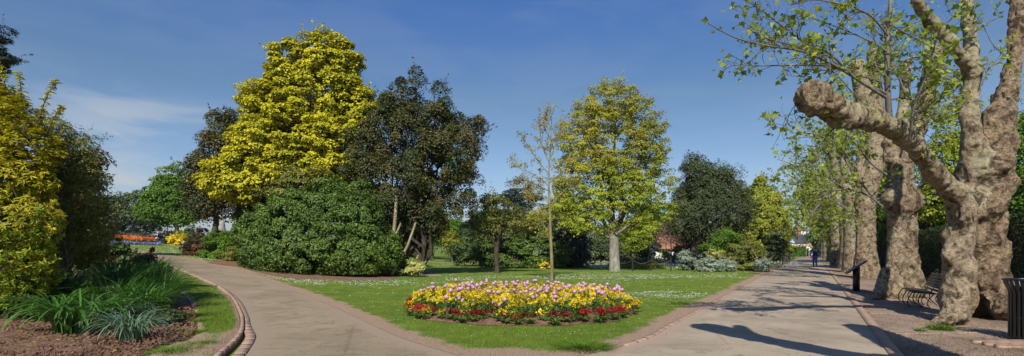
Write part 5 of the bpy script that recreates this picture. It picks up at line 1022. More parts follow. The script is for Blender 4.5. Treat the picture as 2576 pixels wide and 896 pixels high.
def daisies(pts, name, label, s_=.009, lift=.03, parent=None):
    n = len(pts); c = np.column_stack([pts, terrain(pts[:, 0], pts[:, 1])+lift+.02*g.random(n)]); an_ = np.arange(5)*2*np.pi/5; r = s_*(.6+.8*g.random(n))*np.clip(pts[:, 1]/14, 1, 2.0)
    v = np.concatenate([c[:, None]+r[:, None, None]*np.stack([np.cos(an_), np.sin(an_), an_*0], 1), c[:, None]+r[:, None, None]*np.array([0, 0, .7])], 1).reshape(-1, 3)
    i_ = np.arange(n)[:, None]*6; mb = MB(); mb.add(v, np.concatenate([i_+[a, (a+1) % 5, 5] for a in range(5)]), .5); o = mb.build(name, M['white_paint']); tag(o, label, 'daisies', kind='stuff'); return o
pts = scatter_fr(190000, 9.5, 62, g); m = lawn_mask(pts); pts = pts[m]; q = n2(pts[:, 0]*.55, pts[:, 1], .33, 31, 4); q2 = n2(pts[:, 0], pts[:, 1], 2.5, 8, 2)
shade = ((pts[:, 0]-(-1.0))/5)**2+((pts[:, 1]-36)/5)**2 < 1
keep = g.random(len(pts)) < np.clip((q+.12)*1.5, .03, .9)*np.clip(q2+.6, .1, 1)*np.where(shade, .25, 1)*np.clip((pts[:, 1]-8)/9, .25, 1); pts = pts[keep & (wear(pts) < .42) & ~inside(bankpoly, pts)]
daisies(pts, 'daisies', 'white daisies scattered in drifts over the lawn'); print('daisies', len(pts))
# petal litter and soil clods
def clods(n, poly, smin, smax, name, label, mat, ylim, lift=.02, cat='soil'):
    p = scatter_fr(n*30, 7.3, ylim, g, margin=.1); p = p[inside(poly, p)][:n]; n = len(p); s_ = smin+(smax-smin)*g.random(n)**3; oc = np.array([[1, 0, 0], [0, 1, 0], [-1, 0, 0], [0, -1, 0], [0, 0, .8], [0, 0, -.8]])
    v = oc[None]*(.6+.7*g.random((n, 6, 1)))*s_[:, None, None]; th = g.random(n)*6.28; x = v[:, :, 0]*np.cos(th)[:, None]-v[:, :, 1]*np.sin(th)[:, None]; y = v[:, :, 0]*np.sin(th)[:, None]+v[:, :, 1]*np.cos(th)[:, None]; v = np.stack([x, y, v[:, :, 2]], -1)
    v = v+np.column_stack([p, terrain(p[:, 0], p[:, 1])+lift])[:, None]; f = np.array([[0, 1, 4], [1, 2, 4], [2, 3, 4], [3, 0, 4], [1, 0, 5], [2, 1, 5], [3, 2, 5], [0, 3, 5]]); i_ = np.arange(n)[:, None, None]*6
    mb = MB(); mb.add(v.reshape(-1, 3), (i_+f).reshape(-1, 3), .5); o = mb.build(name, mat); tag(o, label, cat, kind='stuff')
clods(7000, soilpoly, .008, .05, 'soil_clods', 'crumbled red brown soil clods in the left bed', M['soil_red_brown'], 14, .07)
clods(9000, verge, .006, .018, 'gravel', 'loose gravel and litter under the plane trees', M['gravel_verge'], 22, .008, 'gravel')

def litter(n, poly, name, label, mat, ylim, s_, lift):
    p = scatter_fr(n*30, 7.6, ylim, g, margin=.05); p = p[inside(poly, p)][:n]; n = len(p); mb = MB(); c = np.column_stack([p, terrain(p[:, 0], p[:, 1])+lift]); leaf_quads(mb, c, nrm(rsph(g, n)*.35+[0, 0, 1]), rsph(g, n), s_*(.4+.9*g.random(n)), s_*.6*(.4+.9*g.random(n)), np.clip(.5+.3*g.normal(size=n), 0, 1)); tag(mb.build(name, mat), label, 'leaf litter', kind='stuff')
litter(900, verge, 'leaf_litter', 'dry leaf litter under the plane trees', BK['birch'], 30, .05, .02)
litter(60, right_poly, 'fallen_leaves', 'few fallen leaves on the avenue', BK['birch'], 25, .045, .006)
litter(70, left_poly, 'fallen_leaves', 'few fallen leaves on the curving path', BK['birch'], 22, .045, .01)
litter(90, mainpoly, 'fallen_leaves', 'few yellow brown leaves fallen on the lawn', LM['amber'], 16, .06, .04)
litter(260, soilpoly, 'fallen_leaves', 'dead leaves and straw scattered on the soil bed', LM['amber'], 14, .07, .11)

# ---------------- left foreground planting ----------------
g = rng(220)
def strap_clump(px, py, n, L_, w, label, mat='strap', lean=(1.42, .25), bend=(1.9, 3.0), R=.12, dz=.06):
    p = G(px, py); root = empty('strap_leaf_plant', on(*p, dz), label, 'plant', 'strap leaved plants in the left bed'); mb = MB()
    for q in range(n):
        az_ = g.random()*6.28; rr_ = R*math.sqrt(g.random()); blade(mb, (rr_*math.cos(az_), rr_*math.sin(az_), 0), az_+g.normal()*.5, L_*(.6+.55*g.random()), w*(.7+.5*g.random()), lean[0]+lean[1]*(g.random()-.4), bend[0]+(bend[1]-bend[0])*g.random(), float(np.clip(.5+.25*g.normal(), 0, 1)), 7)
    mb.build('foliage', LM[mat], root, local=True); return root
S = strap_clump
S(188, 845, 130, 1.25, .05, 'big arching bright green strap leaved clump at the front of the soil bed', R=.3)
S(135, 815, 90, 1.2, .042, 'broad strap leaved clump left of the biggest one under the golden shrub', R=.25)
S(245, 828, 100, 1.15, .040, 'strap leaved clump just right of the biggest one', R=.25)
S(330, 862, 230, .85, .022, 'blue-green fine leaved clump nearest the camera', 'blue', R=.2, bend=(1.8, 3.0))
S(300, 830, 120, 1.0, .024, 'thin blue-green clump behind the nearest fine leaved one', 'blue', R=.18)
S(378, 775, 220, 1.4, .026, 'upright grassy clump at the edge of the lawn strip', lean=(1.3, .25), bend=(.8, 1.8), R=.28)
S(412, 780, 180, 1.2, .026, 'arching grassy clump spilling over the lawn strip edge', bend=(1.1, 2.2), R=.22)
S(330, 770, 240, 1.55, .028, 'tall upright grassy clump in the middle of the bed', lean=(1.35, .25), bend=(.7, 1.5), R=.35)
S(290, 755, 200, 1.5, .028, 'tall grassy clump left of the middle clump', lean=(1.35, .25), bend=(.7, 1.5), R=.3)
S(380, 715, 180, 1.25, .03, 'grassy clump at the back beside the strip', lean=(1.3, .3), bend=(.8, 1.7), R=.35)
S(240, 730, 120, 1.0, .026, 'thin leaved clump under the small grey tree', lean=(1.3, .3), bend=(.8, 1.7), R=.3)
S(160, 700, 140, .9, .026, 'pale grassy clump below the thin tree stem', 'blue', lean=(1.3, .3), bend=(.8, 1.7), R=.3)
S(60, 800, 120, 1.0, .035, 'shaded strap leaved clump under the left edge of the golden shrub', R=.3)
S(275, 800, 210, 1.3, .026, 'dark grassy clump between the biggest and the finest clump', lean=(1.42, .25), bend=(1.2, 2.4), R=.35)
S(355, 812, 200, 1.15, .024, 'dark grassy clump above the soil hollow', lean=(1.42, .25), bend=(1.2, 2.4), R=.3)
S(420, 735, 150, 1.0, .026, 'grassy clump at the bulge of the strip edge', lean=(1.4, .25), bend=(1.0, 2.2), R=.3)
S(150, 765, 190, 1.45, .030, 'shaded grassy clump behind the biggest strap clump', lean=(1.42, .25), bend=(1.0, 2.2), R=.35)
S(105, 770, 130, 1.1, .03, 'shaded strap leaved clump beneath the golden shrub', R=.3)
S(210, 785, 200, 1.45, .03, 'shaded strap leaved clump behind the biggest one', R=.3)
for q, (px, py, ex, rx, ry, mat, lab) in enumerate((( 365, 790, 0, 55, 34, 'laurel', 'low rounded leafy perennial in front of the grassy clumps'), (410, 812, 0, 30, 20, 'mid', 'small dark leafy perennial near the soil hollow'), (270, 780, 0, 50, 40, 'mid', 'dark leafy mound behind the fine leaved clump'), (150, 770, 0, 70, 45, 'hedge', 'dark leafy mound behind the big strap clump'), (330, 700, 0, 60, 30, 'green', 'leafy perennial mass at the back of the bed'), (390, 690, 0, 36, 22, 'laurel', 'leafy perennial by the far corner of the strip'), (60, 790, 0, 60, 40, 'hedge', 'dark leafy mound at the far left of the bed'), (250, 700, 0, 60, 34, 'mid', 'dull leafy mass behind the shaded clump'))):
    p = G(px, py+ry*.6); Y = p[1]+.3
    bush('perennial', lab, 'plant', Y, [(px, py-ry*.35, rx, ry, 0)], LM[mat], g, base=px, subs=46, sub_r=.16, per=80, leaf=.075, asp=.7, lo=.5, trunk=.015, group='leafy perennials in the left bed')
bush('purple_shrub', 'small purple black leaved plant behind the grassy clumps', 'shrub', 15.5, [(322, 652, 14, 7, 0), (368, 653, 14, 6, 0)], LM['redb'], g, base=330, subs=24, sub_r=.2, per=40, leaf=.13, trunk=.015)
bush('shrub', 'broad leaved green shrub overhanging the path on the left', 'shrub', 15.5, [(285, 640, 30, 18, 0), (250, 650, 40, 26, 0), (330, 655, 22, 12, 0)], LM['mid'], g, base=280, subs=40, sub_r=.22, per=60, leaf=.14, asp=.8, trunk=.02)
# golden shrub at the left edge
def golden_shrub():
    Y = 10.9; bx = (40-CXP)/F*Y; root = empty('golden_shrub', on(bx, Y, .05), 'tall golden yellow shrub with drooping pointed leaves at the left edge', 'shrub'); E = env3([(30, 300, 75, 60, 0), (-20, 260, 60, 60, .2), (60, 370, 85, 75, 0), (20, 450, 110, 80, -.1), (90, 460, 50, 60, 0), (10, 550, 130, 85, -.2), (70, 580, 75, 70, -.1), (0, 650, 120, 80, -.2), (60, 680, 80, 70, -.1), (10, 740, 100, 40, -.1), (-60, 450, 80, 160, .2)], Y, .8)
    for nm, mat, zz in (('foliage', 'chois', (2.2, 9)), ('foliage', 'chlow', (.15, 2.2))):
        mb = MB(); ns = 3000; c, o_ = crown_pts(E, ns, g, .55, 1.04, .55); zn = c[:, 2]+.75*g.normal(size=len(c)); c = c[(zn > (zz[0] if zz[0] > 1 else -9)) & (zn < zz[1]) & (c[:, 2] > .12)]; o_ = nrm(c-np.array([bx, Y, 2.6])); ns = len(c); per = 13; k = np.repeat(np.arange(ns), per); n = len(k)
        axw = nrm(o_+g.normal(size=(ns, 3))*.35+[0, 0, .4]); az_ = g.random(n)*6.28; r1 = nrm(np.cross(axw, [0.1, .2, 1.])); r2 = np.cross(axw, r1); rad = r1[k]*np.cos(az_)[:, None]+r2[k]*np.sin(az_)[:, None]
        ax = nrm(rad+axw[k]*.35+[0, 0, -.45]); L_ = .112*(.7+.6*g.random(n)); cen = c[k]-axw[k]*.10*g.random((n, 1))+ax*L_[:, None]*.5; no_ = nrm(axw[k]+g.normal(size=(n, 3))*.25+[0, 0, .3])
        leaf_quads(mb, cen, no_, ax, L_, L_*.27, np.clip(.5+.2*g.normal(size=ns)[k]+.12*g.normal(size=n), 0, 1), kind='lance', fold=.3); mb.build(nm, LM[mat], root)
    tm = MB(); fork = np.array([bx, Y, .5])
    for q in range(26): e = E[g.integers(len(E))]; tgt = e[0]+rsph(g, 1)[0]*e[1]*.85; tm.tube(wob([bx+g.normal()*.12, Y+g.normal()*.12, .0], tgt, 8, .35, g), np.linspace(.022, .006, 8), 5)
    for e in ([(90, 330), (115, 250), (140, 205)], [(60, 300), (55, 240), (48, 185)], [(110, 350), (140, 290), (158, 268)], [(20, 260), (10, 200), (-5, 160)]):
        ps_ = [P(x, y, Y) for x, y in e]; tm.tube(smooth_line(ps_, 4), np.linspace(.018, .005, 9), 4, cap=False); mb = MB(); c = smooth_line(ps_, 7)[4:]; k = np.repeat(np.arange(len(c)), 7); n = len(k); ax = nrm(rsph(g, n)+[0, 0, -.2]); L_ = .12*(.7+.5*g.random(n)); leaf_quads(mb, c[k]+ax*L_[:, None]*.5, nrm(rsph(g, n)*.6+[0, 0, 1]), ax, L_, L_*.3, np.clip(.6+.2*g.normal(size=n), 0, 1), kind='lance'); mb.build('foliage', LM['chois'], root)
    tm.build('stem', BK['dark'], root, smooth=True)
golden_shrub()
g = rng(222)
woody('small_tree', 'greyish green thin leaved small tree beside the golden shrub', 'tree', 12.2, 180, [(185, 370, 45, 45, 0), (150, 350, 40, 50, .2), (215, 430, 42, 60, 0), (170, 460, 60, 70, 0), (225, 520, 36, 60, 0), (180, 560, 60, 60, 0), (150, 440, 40, 80, .3), (225, 590, 34, 44, 0), (175, 620, 50, 40, 0)], LM['olive'], g, subs=240, sub_r=.26, per=90, leaf=.062, asp=.5, trunk=.05, bk='grey', lo=.25, core=.2, nl=40, flat=.9, hi=1.08, forkz=1.1)
g = rng(223)
woody('small_tree', 'olive tinted twiggy tree behind the greyish one with wine red tips', 'tree', 15, 225, [(225, 430, 36, 50, 0), (232, 490, 30, 50, 0), (215, 560, 46, 60, 0), (240, 560, 22, 50, 0), (180, 500, 50, 80, 0)], LM['redb'], g, subs=110, sub_r=.3, per=100, leaf=.08, trunk=.06, bk='dark', lo=.2, core=.2)
woody('small_tree', 'mottled pale green low tree hanging over the bed', 'tree', 13, 245, [(240, 600, 28, 34, 0), (215, 640, 44, 24, 0), (180, 650, 40, 24, 0)], LM['olive'], g, subs=70, sub_r=.25, per=80, leaf=.08, trunk=.03, lo=.2, core=.2)
woody('pine_tree', 'dark pine rising at the left picture edge', 'tree', 26, -40, [(8, 90, 16, 20, 0), (0, 125, 26, 16, 0), (5, 160, 22, 18, 0), (-30, 130, 40, 70, 0), (-40, 260, 60, 80, 0), (-40, 420, 60, 100, 0)], LM['pine'], g, subs=130, sub_r=.5, per=200, leaf=.2, asp=.25, flat=.4, trunk=.25, bk='dark', lo=.3, up=.8)
woody('green_tree', 'tree hidden behind the golden shrub on the left slope', 'tree', 30, 150, [(150, 560, 70, 70, 0), (220, 590, 50, 40, 0), (80, 600, 60, 60, 0)], LM['mid'], g, subs=90, sub_r=.7, per=120, leaf=.18, trunk=.15, bk='dark')

# ---------------- street furniture ----------------
# bin at the right edge
bx_, by_ = 9.42, 9.3; root = empty('litter_bin', (bx_, by_, 0), 'black slatted metal litter bin with flared rim at the right edge', 'litter bin'); H = 1.12
mb = MB(); N_ = 26; sl = []
for q in range(N_):
    a = q*2*np.pi/N_; c, s_ = math.cos(a), math.sin(a)
    for k, (r, z) in enumerate(((.30, .05), (.30, .86), (.325, .96), (.40, 1.08))): pass
    pr_ = [(.300, .05), (.300, .86), (.318, .94), (.352, 1.02), (.375, 1.09)]; tn = np.array([-s_, c, 0]); V = []
    for r, z in pr_: o_ = np.array([r*c, r*s_, z]); i2 = np.array([(r-.012)*c, (r-.012)*s_, z]); V += [o_-tn*.022, o_+tn*.022, i2+tn*.022, i2-tn*.022]
    V = np.array(V)+[bx_, by_, 0]; f = []
    for k in range(4): b_ = k*4; f += [[b_+j_, b_+(j_+1) % 4, b_+4+(j_+1) % 4, b_+4+j_] for j_ in range(4)]
    mb.add(V, f)
mb.build('slats', M['paint_black'], root)
mb = MB(); mb.tube([(bx_+.375*math.cos(a), by_+.375*math.sin(a), 1.10) for a in np.linspace(0, 2*np.pi, 33)], .016, 6, cap=False); mb.build('rim', M['paint_black'], root, smooth=True)
for z in (.06, .42, .86): mb = MB(); mb.lathe([(.292, z-.02), (.292, z+.02), (.284, z+.02), (.284, z-.02), (.292, z-.02)], 32, (bx_, by_, 0)); mb.build('band', M['paint_black'], root)
mb = MB(); mb.lathe([(.0, .08), (.262, .08), (.272, .98), (.262, .98), (.25, .12), (0, .12)], 28, (bx_, by_, 0)); mb.build('liner', M['iron_black'], root, smooth=False)
mb = MB(); mb.lathe([(.0, .0), (.20, .0), (.20, .08), (0, .08)], 20, (bx_, by_, 0)); mb.build('base', M['iron_black'], root)
mb = MB(); g = rng(400)     # brick pad
for i_ in range(8):
    for j_ in range(6):
        c = np.array([8.25+i_*.225+(j_ % 2)*.11, 8.6+j_*.112]); mb.box((c[0], c[1], .012), (.215, .102, .05), g.normal()*.008, float(g.random()))
o = mb.build('brick_pad', M['brick_edging']); tag(o, 'patch of reddish paving bricks under the litter bin', 'paving')
# bench (faces the avenue, parallel to it)
bo = np.array([12.08, 15.17]); root = empty('park_bench', (bo[0], bo[1], 0), 'black slatted park bench with curled iron ends between the two nearest plane trees', 'bench'); th = math.atan2(1, VPK)   # direction along avenue
ex = np.array([math.cos(th), math.sin(th), 0]); ey = np.array([math.sin(th), -math.cos(th), 0]); bp = lambda l, d, z: np.array([bo[0], bo[1], 0])+ex*l+ey*d+np.array([0, 0, z])
Lb = 2.0
def plank(l0, l1, d, z, w, t_, ang):
    c = [bp(l, d+dd*math.cos(ang)*w/2-dt*math.sin(ang)*t_/2, z+dd*math.sin(ang)*w/2+dt*math.cos(ang)*t_/2) for l in (l0, l1) for dd in (-1, 1) for dt in (-1, 1)]; return c, [[0, 1, 3, 2], [4, 6, 7, 5], [0, 4, 5, 1], [2, 3, 7, 6], [0, 2, 6, 4], [1, 5, 7, 3]]
mb = MB()
for k in range(7): v, f = plank(-Lb/2, Lb/2, -.26+k*.078, .455-.006*k*(1 if k < 4 else 1)+(.02 if k == 0 else 0)*-1, .062, .022, .0-.05*k*.2); mb.add(v, f)
mb.build('seat', M['bench_slat'], root)
mb = MB()
for k in range(6): v, f = plank(-Lb/2, Lb/2, .25+.036*k, .50+.083*k, .065, .022, math.radians(66)); mb.add(v, f)
mb.build('backrest', M['bench_slat'], root)
for l in (-.92, 0, .92):
    mb = MB(); T = lambda pts, r=.014: mb.tube(smooth_line([bp(l, d, z) for d, z in pts], 5), r, 6)
    T([(-.34, .01), (-.40, .12), (-.38, .28), (-.30, .42), (-.26, .435), (0, .42), (.22, .41), (.30, .48), (.42, .75), (.50, .98), (.53, 1.03), (.58, 1.02), (.58, .96), (.54, .95)])
    T([(-.10, .40), (-.16, .25), (-.14, .12), (-.08, .02)]); T([(.30, .46), (.22, .28), (.30, .12), (.42, .01)]); T([(.18, .40), (.08, .26), (.04, .12), (.10, .01)])
    mb.build('leg', M['iron_black'], root, smooth=True)
# information board
ip = G(2154, 733); root = empty('information_board', (ip[0], ip[1], 0), 'tilted information board on a single black post in front of the third plane tree', 'sign'); q = ip[1]/F
zt = HC+(628-672)*q; mb = MB(); mb.box((ip[0], ip[1], zt/2+.02), (.17, .17, zt+.06), .2); mb.build('post', M['iron_black'], root)
a3 = P(2125, 689, ip[1]-.15); b3 = P(2180, 655, ip[1]+.15); d3 = b3-a3; d3n = d3/np.linalg.norm(d3); sd_ = np.array([.55, 1., .0]); sd_ /= np.linalg.norm(sd_); up3 = np.cross(d3n, sd_); up3 = up3 if up3[2] > 0 else -up3
def slab(mb, c, u, w, n, lu, lw, ln):
    V = [c+u*i_*lu/2+w*j_*lw/2+n*k_*ln/2 for i_ in (-1, 1) for j_ in (-1, 1) for k_ in (-1, 1)]; mb.add(V, [[0, 1, 3, 2], [4, 6, 7, 5], [0, 4, 5, 1], [2, 3, 7, 6], [0, 2, 6, 4], [1, 5, 7, 3]])
cc = (a3+b3)/2; mb = MB(); slab(mb, cc, d3n, sd_, up3, np.linalg.norm(d3)*.93, .85, .07); mb.build('frame', M['panel_frame'], root); mb = MB(); slab(mb, cc+up3*.04, d3n, sd_, up3, np.linalg.norm(d3)*.93-.05, .79, .02); mb.build('panel', M['panel_face'], root)
# posts and ropes across the park
def post_line(pxs, h, r, mat, name, labs, rope, group):
    pos_ = []
    for (px, py), lab in zip(pxs, labs):
        p = G(px, py); o_ = empty(name, on(*p), lab, 'post', group); mb = MB(); mb.tube([(p[0], p[1], -.1), (p[0], p[1], h-.02)], r, 9); mb.build('shaft', M[mat], o_); mb = MB(); mb.lathe([(r*1.15, h-.03), (r*1.15, h), (r*.7, h+.035), (0.001, h+.045)], 9, (p[0], p[1], 0)); mb.build('cap', M[mat], o_); pos_.append(p)
    for k, (a, b) in enumerate(zip(pos_[:-1], pos_[1:])):
        if not rope: break
        t_ = np.linspace(0, 1, 9); pt = np.column_stack([a[0]+(b[0]-a[0])*t_, a[1]+(b[1]-a[1])*t_, h*.85-.28*4*t_*(1-t_)]); mb = MB(); mb.tube(pt, .022, 5, cap=False); o_ = mb.build('rope', M['rope']); tag(o_, 'sagging rope between park posts '+rope[k], 'rope')
post_line([(1496, 680), (1512, 680), (1540, 679), (1592, 682), (1638, 681), (1688, 681)], .98, .05, 'post_dark', 'bollard', ['leftmost thin brown post left of the lime trunk', 'second dark post left of the lime trunk, wrapped in ivy', 'dark post just left behind the lime trunk', 'post at the left end of the dark flower bed', 'lone dark post right of the dark flower bed', 'lone dark post left of the blue grey shrub'], ['left of the lime trunk', 'ending at the lime trunk', 'behind the lime trunk', 'over the dark flower bed', 'in front of the blue flowers'], 'posts of the rope fence')
post_line([(1962, 669), (1969, 667), (1975, 664), (1981, 662), (1986, 660), (1990, 658)], .95, .055, 'post_wood', 'wooden_bollard', ['nearest brown post beside the avenue', 'second brown post beside the avenue', 'third brown post beside the avenue', 'fourth brown post beside the avenue', 'fifth brown post beside the avenue', 'farthest brown post beside the avenue'], None, 'brown posts beside the avenue')
g = rng(410)
def flowerbed(c, rx, ry, mat, h, n, nm, lab, gn='stemg', L_=.10):
    pts = in_ell(g, n, np.array(c), rx, ry); bedding(nm, lab, 'flowers', pts, h*(.6+.5*g.random(n)), LM[mat], g, L_, 5); bedding('bedding_leaves', 'green leaves under the '+lab, 'leaves', pts, h*.5*g.random(n), LM[gn], g, L_*1.3, 6, .08)
c = G(1610, 676); flowerbed((c[0], c[1]+1), 2.6, 1.6, 'rhodo', .75, 500, 'dark_tulips', 'near black tulips in the bed by the lime trunk', 'limeg')
c = G(1660, 664); flowerbed((c[0], c[1]+2), 3.4, 2.4, 'bluef', .3, 1300, 'blue_flowers', 'blue and white flowers beyond the rope fence')
c = G(1700, 672); flowerbed((c[0]+.4, c[1]+1), 1.6, 1.4, 'bluef', .25, 500, 'blue_flowers', 'blue flowers beside the blue grey shrub')
pts = scatter_fr(26000, 46, 78, g); u = pts[:, 0]/pts[:, 1]; pts = pts[((u > .14) & (u < .36)) | ((u > .47) & (u < .56))]; daisies(pts, 'far_daisies', 'dense white daisies in the far grass beyond the rope fence', .014, .03)
pts = scatter_fr(30000, 28, 60, g, margin=.02); u = pts[:, 0]/pts[:, 1]; m = (u < -.60) & (u > -.80) & lawn_mask(pts) & (wear(pts) < .2); pts = pts[m]; q = n2(pts[:, 0], pts[:, 1], .4, 3); pts = pts[g.random(len(pts)) < np.clip(q+.5, .05, 1)]; daisies(pts, 'slope_daisies', 'white daisies on the grass below the orange bed', .010)
# goals
for q, (xa, xb, yb, yt, Y) in enumerate(((1003, 1073, 656, 648, 86), (1129, 1164, 655, 647, 92))):
    root = empty('goal', ((xa-CXP)/F*Y, Y, 0), ('wide white football goal frame on the far grass', 'second white goal frame farther right near the flagpole')[q], 'goal'); h = 1.65+(628-yt)/F*Y+.0; h = max(h, .3); x0, x1 = (xa-CXP)/F*Y, (xb-CXP)/F*Y
    mb = MB(); mb.box(((x0+x1)/2, Y, h), (x1-x0, .12, .13)); mb.build('crossbar', M['white_paint'], root)
    for x in (x0, x1): mb = MB(); mb.box((x, Y+.002, h/2-.1), (.124, .124, h+.05)); mb.build('goalpost', M['white_paint'], root)
mb = MB(); Y = 95; x = (1166-CXP)/F*Y; mb.tube([(x, Y, -.1), (x, Y, 3.7)], .06, 7); mb.lathe([(.0, 3.7), (.1, 3.75), (0, 3.82)], 8, (x, Y, 0)); o = mb.build('flagpole', M['white_paint']); tag(o, 'thin white pole standing by the second goal', 'pole')
# cottage
def house(name, label, x0, x1, Y, dep, eave, ridge, wall, roof, wins, chim=(), group=None, door=None):
    root = empty(name, ((x0+x1)/2, Y, 0), label, 'house', group); mb = MB(); mb.box(((x0+x1)/2, Y+dep/2, eave/2-.3), (x1-x0, dep, eave+.6))
    for x in (x0, x1): mb.poly([(x, Y, eave), (x, Y+dep, eave), (x, Y+dep/2, ridge-.05)])
    mb.build('wall', M[wall], root); o = .35; s_ = (ridge-eave)/(dep/2); mb = MB()
    for sg in (0, 1):
        ya, yb = (Y-o, Y+dep/2) if sg == 0 else (Y+dep+o, Y+dep/2); za = eave-o*s_; V = [(x0-o, ya, za), (x1+o, ya, za), (x1+o, yb, ridge), (x0-o, yb, ridge)]; V += [(a, b, c_+.16) for a, b, c_ in V]; mb.add(V, [[0, 1, 2, 3], [4, 7, 6, 5], [0, 4, 5, 1], [1, 5, 6, 2], [3, 7, 4, 0]])
    rf = mb.build('roof', M[roof], root)
    for cx_, w_, h_ in chim:
        mb = MB(); mb.box((cx_, Y+dep/2, ridge+h_/2-.4), (w_, w_*.8, h_+.8)); mb.box((cx_, Y+dep/2, ridge+h_+.06), (w_*1.15, w_*.95, .16)); 
        for d_x in (-.25, .25): mb.tube([(cx_+d_x*w_, Y+dep/2, ridge+h_), (cx_+d_x*w_, Y+dep/2, ridge+h_+.5)], .13, 7)
        ch = mb.build('chimney', M['brick_wall'], root); ch.parent = rf
    for (wx, wz, ww, wh) in wins:
        fr = MB(); 
        for dx, dz, sx, sz in ((-ww/2, 0, .14, wh+.14), (ww/2, 0, .14, wh+.14), (0, -wh/2, ww, .16), (0, wh/2, ww, .14), (0, 0, .1, wh), (0, wh*.12, ww, .08)): fr.box((wx+dx, Y-.03-(.002 if sz < .1 else 0), wz+dz), (sx, .12, sz))
        w_o = fr.build('window', M['white_paint'], root); gl = MB(); gl.box((wx, Y-.012, wz), (ww, .03, wh)); p = gl.build('pane', M['window_glass'], root); p.parent = w_o
        sl_ = MB(); sl_.box((wx, Y-.1, wz-wh/2-.14), (ww+.4, .24, .12)); p = sl_.build('sill', M['white_paint'], root); p.parent = w_o
    return root
X = lambda px, Y: (px-CXP)/F*Y
house('cottage', 'white walled cottage with an orange tiled roof behind the lawn', X(1641, 82), X(1722, 82), 82, 6, 1.9, 3.9, 'render_wall', 'roof_tile', [(X(1672, 82), 1.1, .7, .7)])
h1 = house('brick_house', 'red brick house with slate roof and blue trimmed gable at the end of the avenue', X(1986, 200), X(2031, 200), 200, 8, 4.5, 7.6, 'brick_wall', 'roof_slate', [(X(2016, 200), 2.6, 2.6, 2.0), (X(2026, 200), 2.6, 1.2, 1.6)], [(X(2024.6, 200), 1.1, 2.0), (X(1993, 200), 1.0, 1.4)])
Yg = 197; gx0, gx1 = X(1983, Yg), X(2002, Yg); gm = (gx0+gx1)/2; mb = MB(); mb.box((gm, Yg+1.5, 1.95), (gx1-gx0-.5, 3, 4.5)); mb.poly([(gx0+.25, Yg, 4.2), (gx1-.25, Yg, 4.2), (gm, Yg, 6.0)], .2); mb.build('gable_wall', M['render_wall'], h1)
mb = MB()
for sg in (-1, 1): a = np.array([gm+sg*(gx1-gx0)/2*1.1, Yg-.25, 3.75]); b = np.array([gm, Yg-.25, 6.35]); d = (b-a)/np.linalg.norm(b-a); slab(mb, (a+b)/2, d, np.array([0, 1., 0]), np.cross(d, [0, 1., 0]), np.linalg.norm(b-a), .2, .38)
for dx in (-.9, -.3, .3, .9): mb.box((gm+dx, Yg-.24, 4.75), (.12, .08, 1.0))
mb.box((gm, Yg-.25, 4.2), (gx1-gx0-.3, .1, .2)); mb.build('bargeboard', M['blue_paint'], h1)
mb = MB(); 
for sg in (-1, 1): mb.add([(gm, Yg-.4, 6.45), (gm, Yg+4, 6.45), (gm+sg*1.65, Yg+4, 3.95), (gm+sg*1.65, Yg-.4, 3.95)], [[0, 1, 2, 3]])
mb.build('gable_roof', M['roof_slate'], h1)
w_ = MB(); w_.box((gm+.2, Yg-.06, 2.7), (1.5, .12, 1.7)); w_o = w_.build('window', M['white_paint'], h1)
for dx in (-.35, .35): gl = MB(); gl.box((gm+.2+dx, Yg-.13, 2.7), (.5, .03, 1.35)); p = gl.build('pane', M['window_glass'], h1); p.parent = w_o
h2 = house('brick_house', 'smaller brick house wing with two rows of windows right of the blue gable', X(2031.5, 206), X(2049, 206), 206, 7, 4.9, 7.0, 'brick_wall', 'roof_slate', [(X(2036, 206), 3.3, 1.0, 1.0), (X(2043, 206), 3.3, 1.0, 1.0), (X(2036, 206), 1.3, 1.0, 1.0), (X(2043, 206), 1.3, 1.0, 1.0)])
# gatehouse porch
Y = 124; root = empty('stone_gateway', (X(2027, Y), Y, 0), 'small stone gateway with a pale arched opening at the end of the avenue', 'gateway'); mb = MB()
xa, xb, xc = X(2014, Y), X(2024, Y), X(2037, Y)
mb.box(((xa+xb)/2-.02, Y+.3, .85), (xb-xa, .6, 1.9)); mb.build('wall', M['stone_wall'], root); mb = MB(); am = (xb+xc)/2; w = xc-xb
mb.box((xb+.14, Y, .8), (.28, .7, 1.8)); mb.box((xc-.14, Y, .8), (.28, .7, 1.8)); 
pa = [(am+math.cos(t_)*(w/2-.02), Y-.35, 1.7+math.sin(t_)*.62) for t_ in np.linspace(0, math.pi, 11)]; pi_ = [(am+math.cos(t_)*(w/2-.27), Y-.35, 1.7+math.sin(t_)*.35) for t_ in np.linspace(0, math.pi, 11)]
V = np.array(pa+pi_); V = np.vstack([V, V+[0, .7, 0]]); f = []
for k in range(10): f += [[k, k+1, 12+k, 11+k], [22+k, 33+k, 34+k, 23+k], [k, 22+k, 23+k, k+1], [11+k, 12+k, 34+k, 33+k]]
mb.add(V, f); mb.build('arch', M['render_wall'], root); mb = MB(); mb.box((am, Y+.2, .85), (w-.56, .08, 1.7)); mb.build('door', M['post_dark'], root)
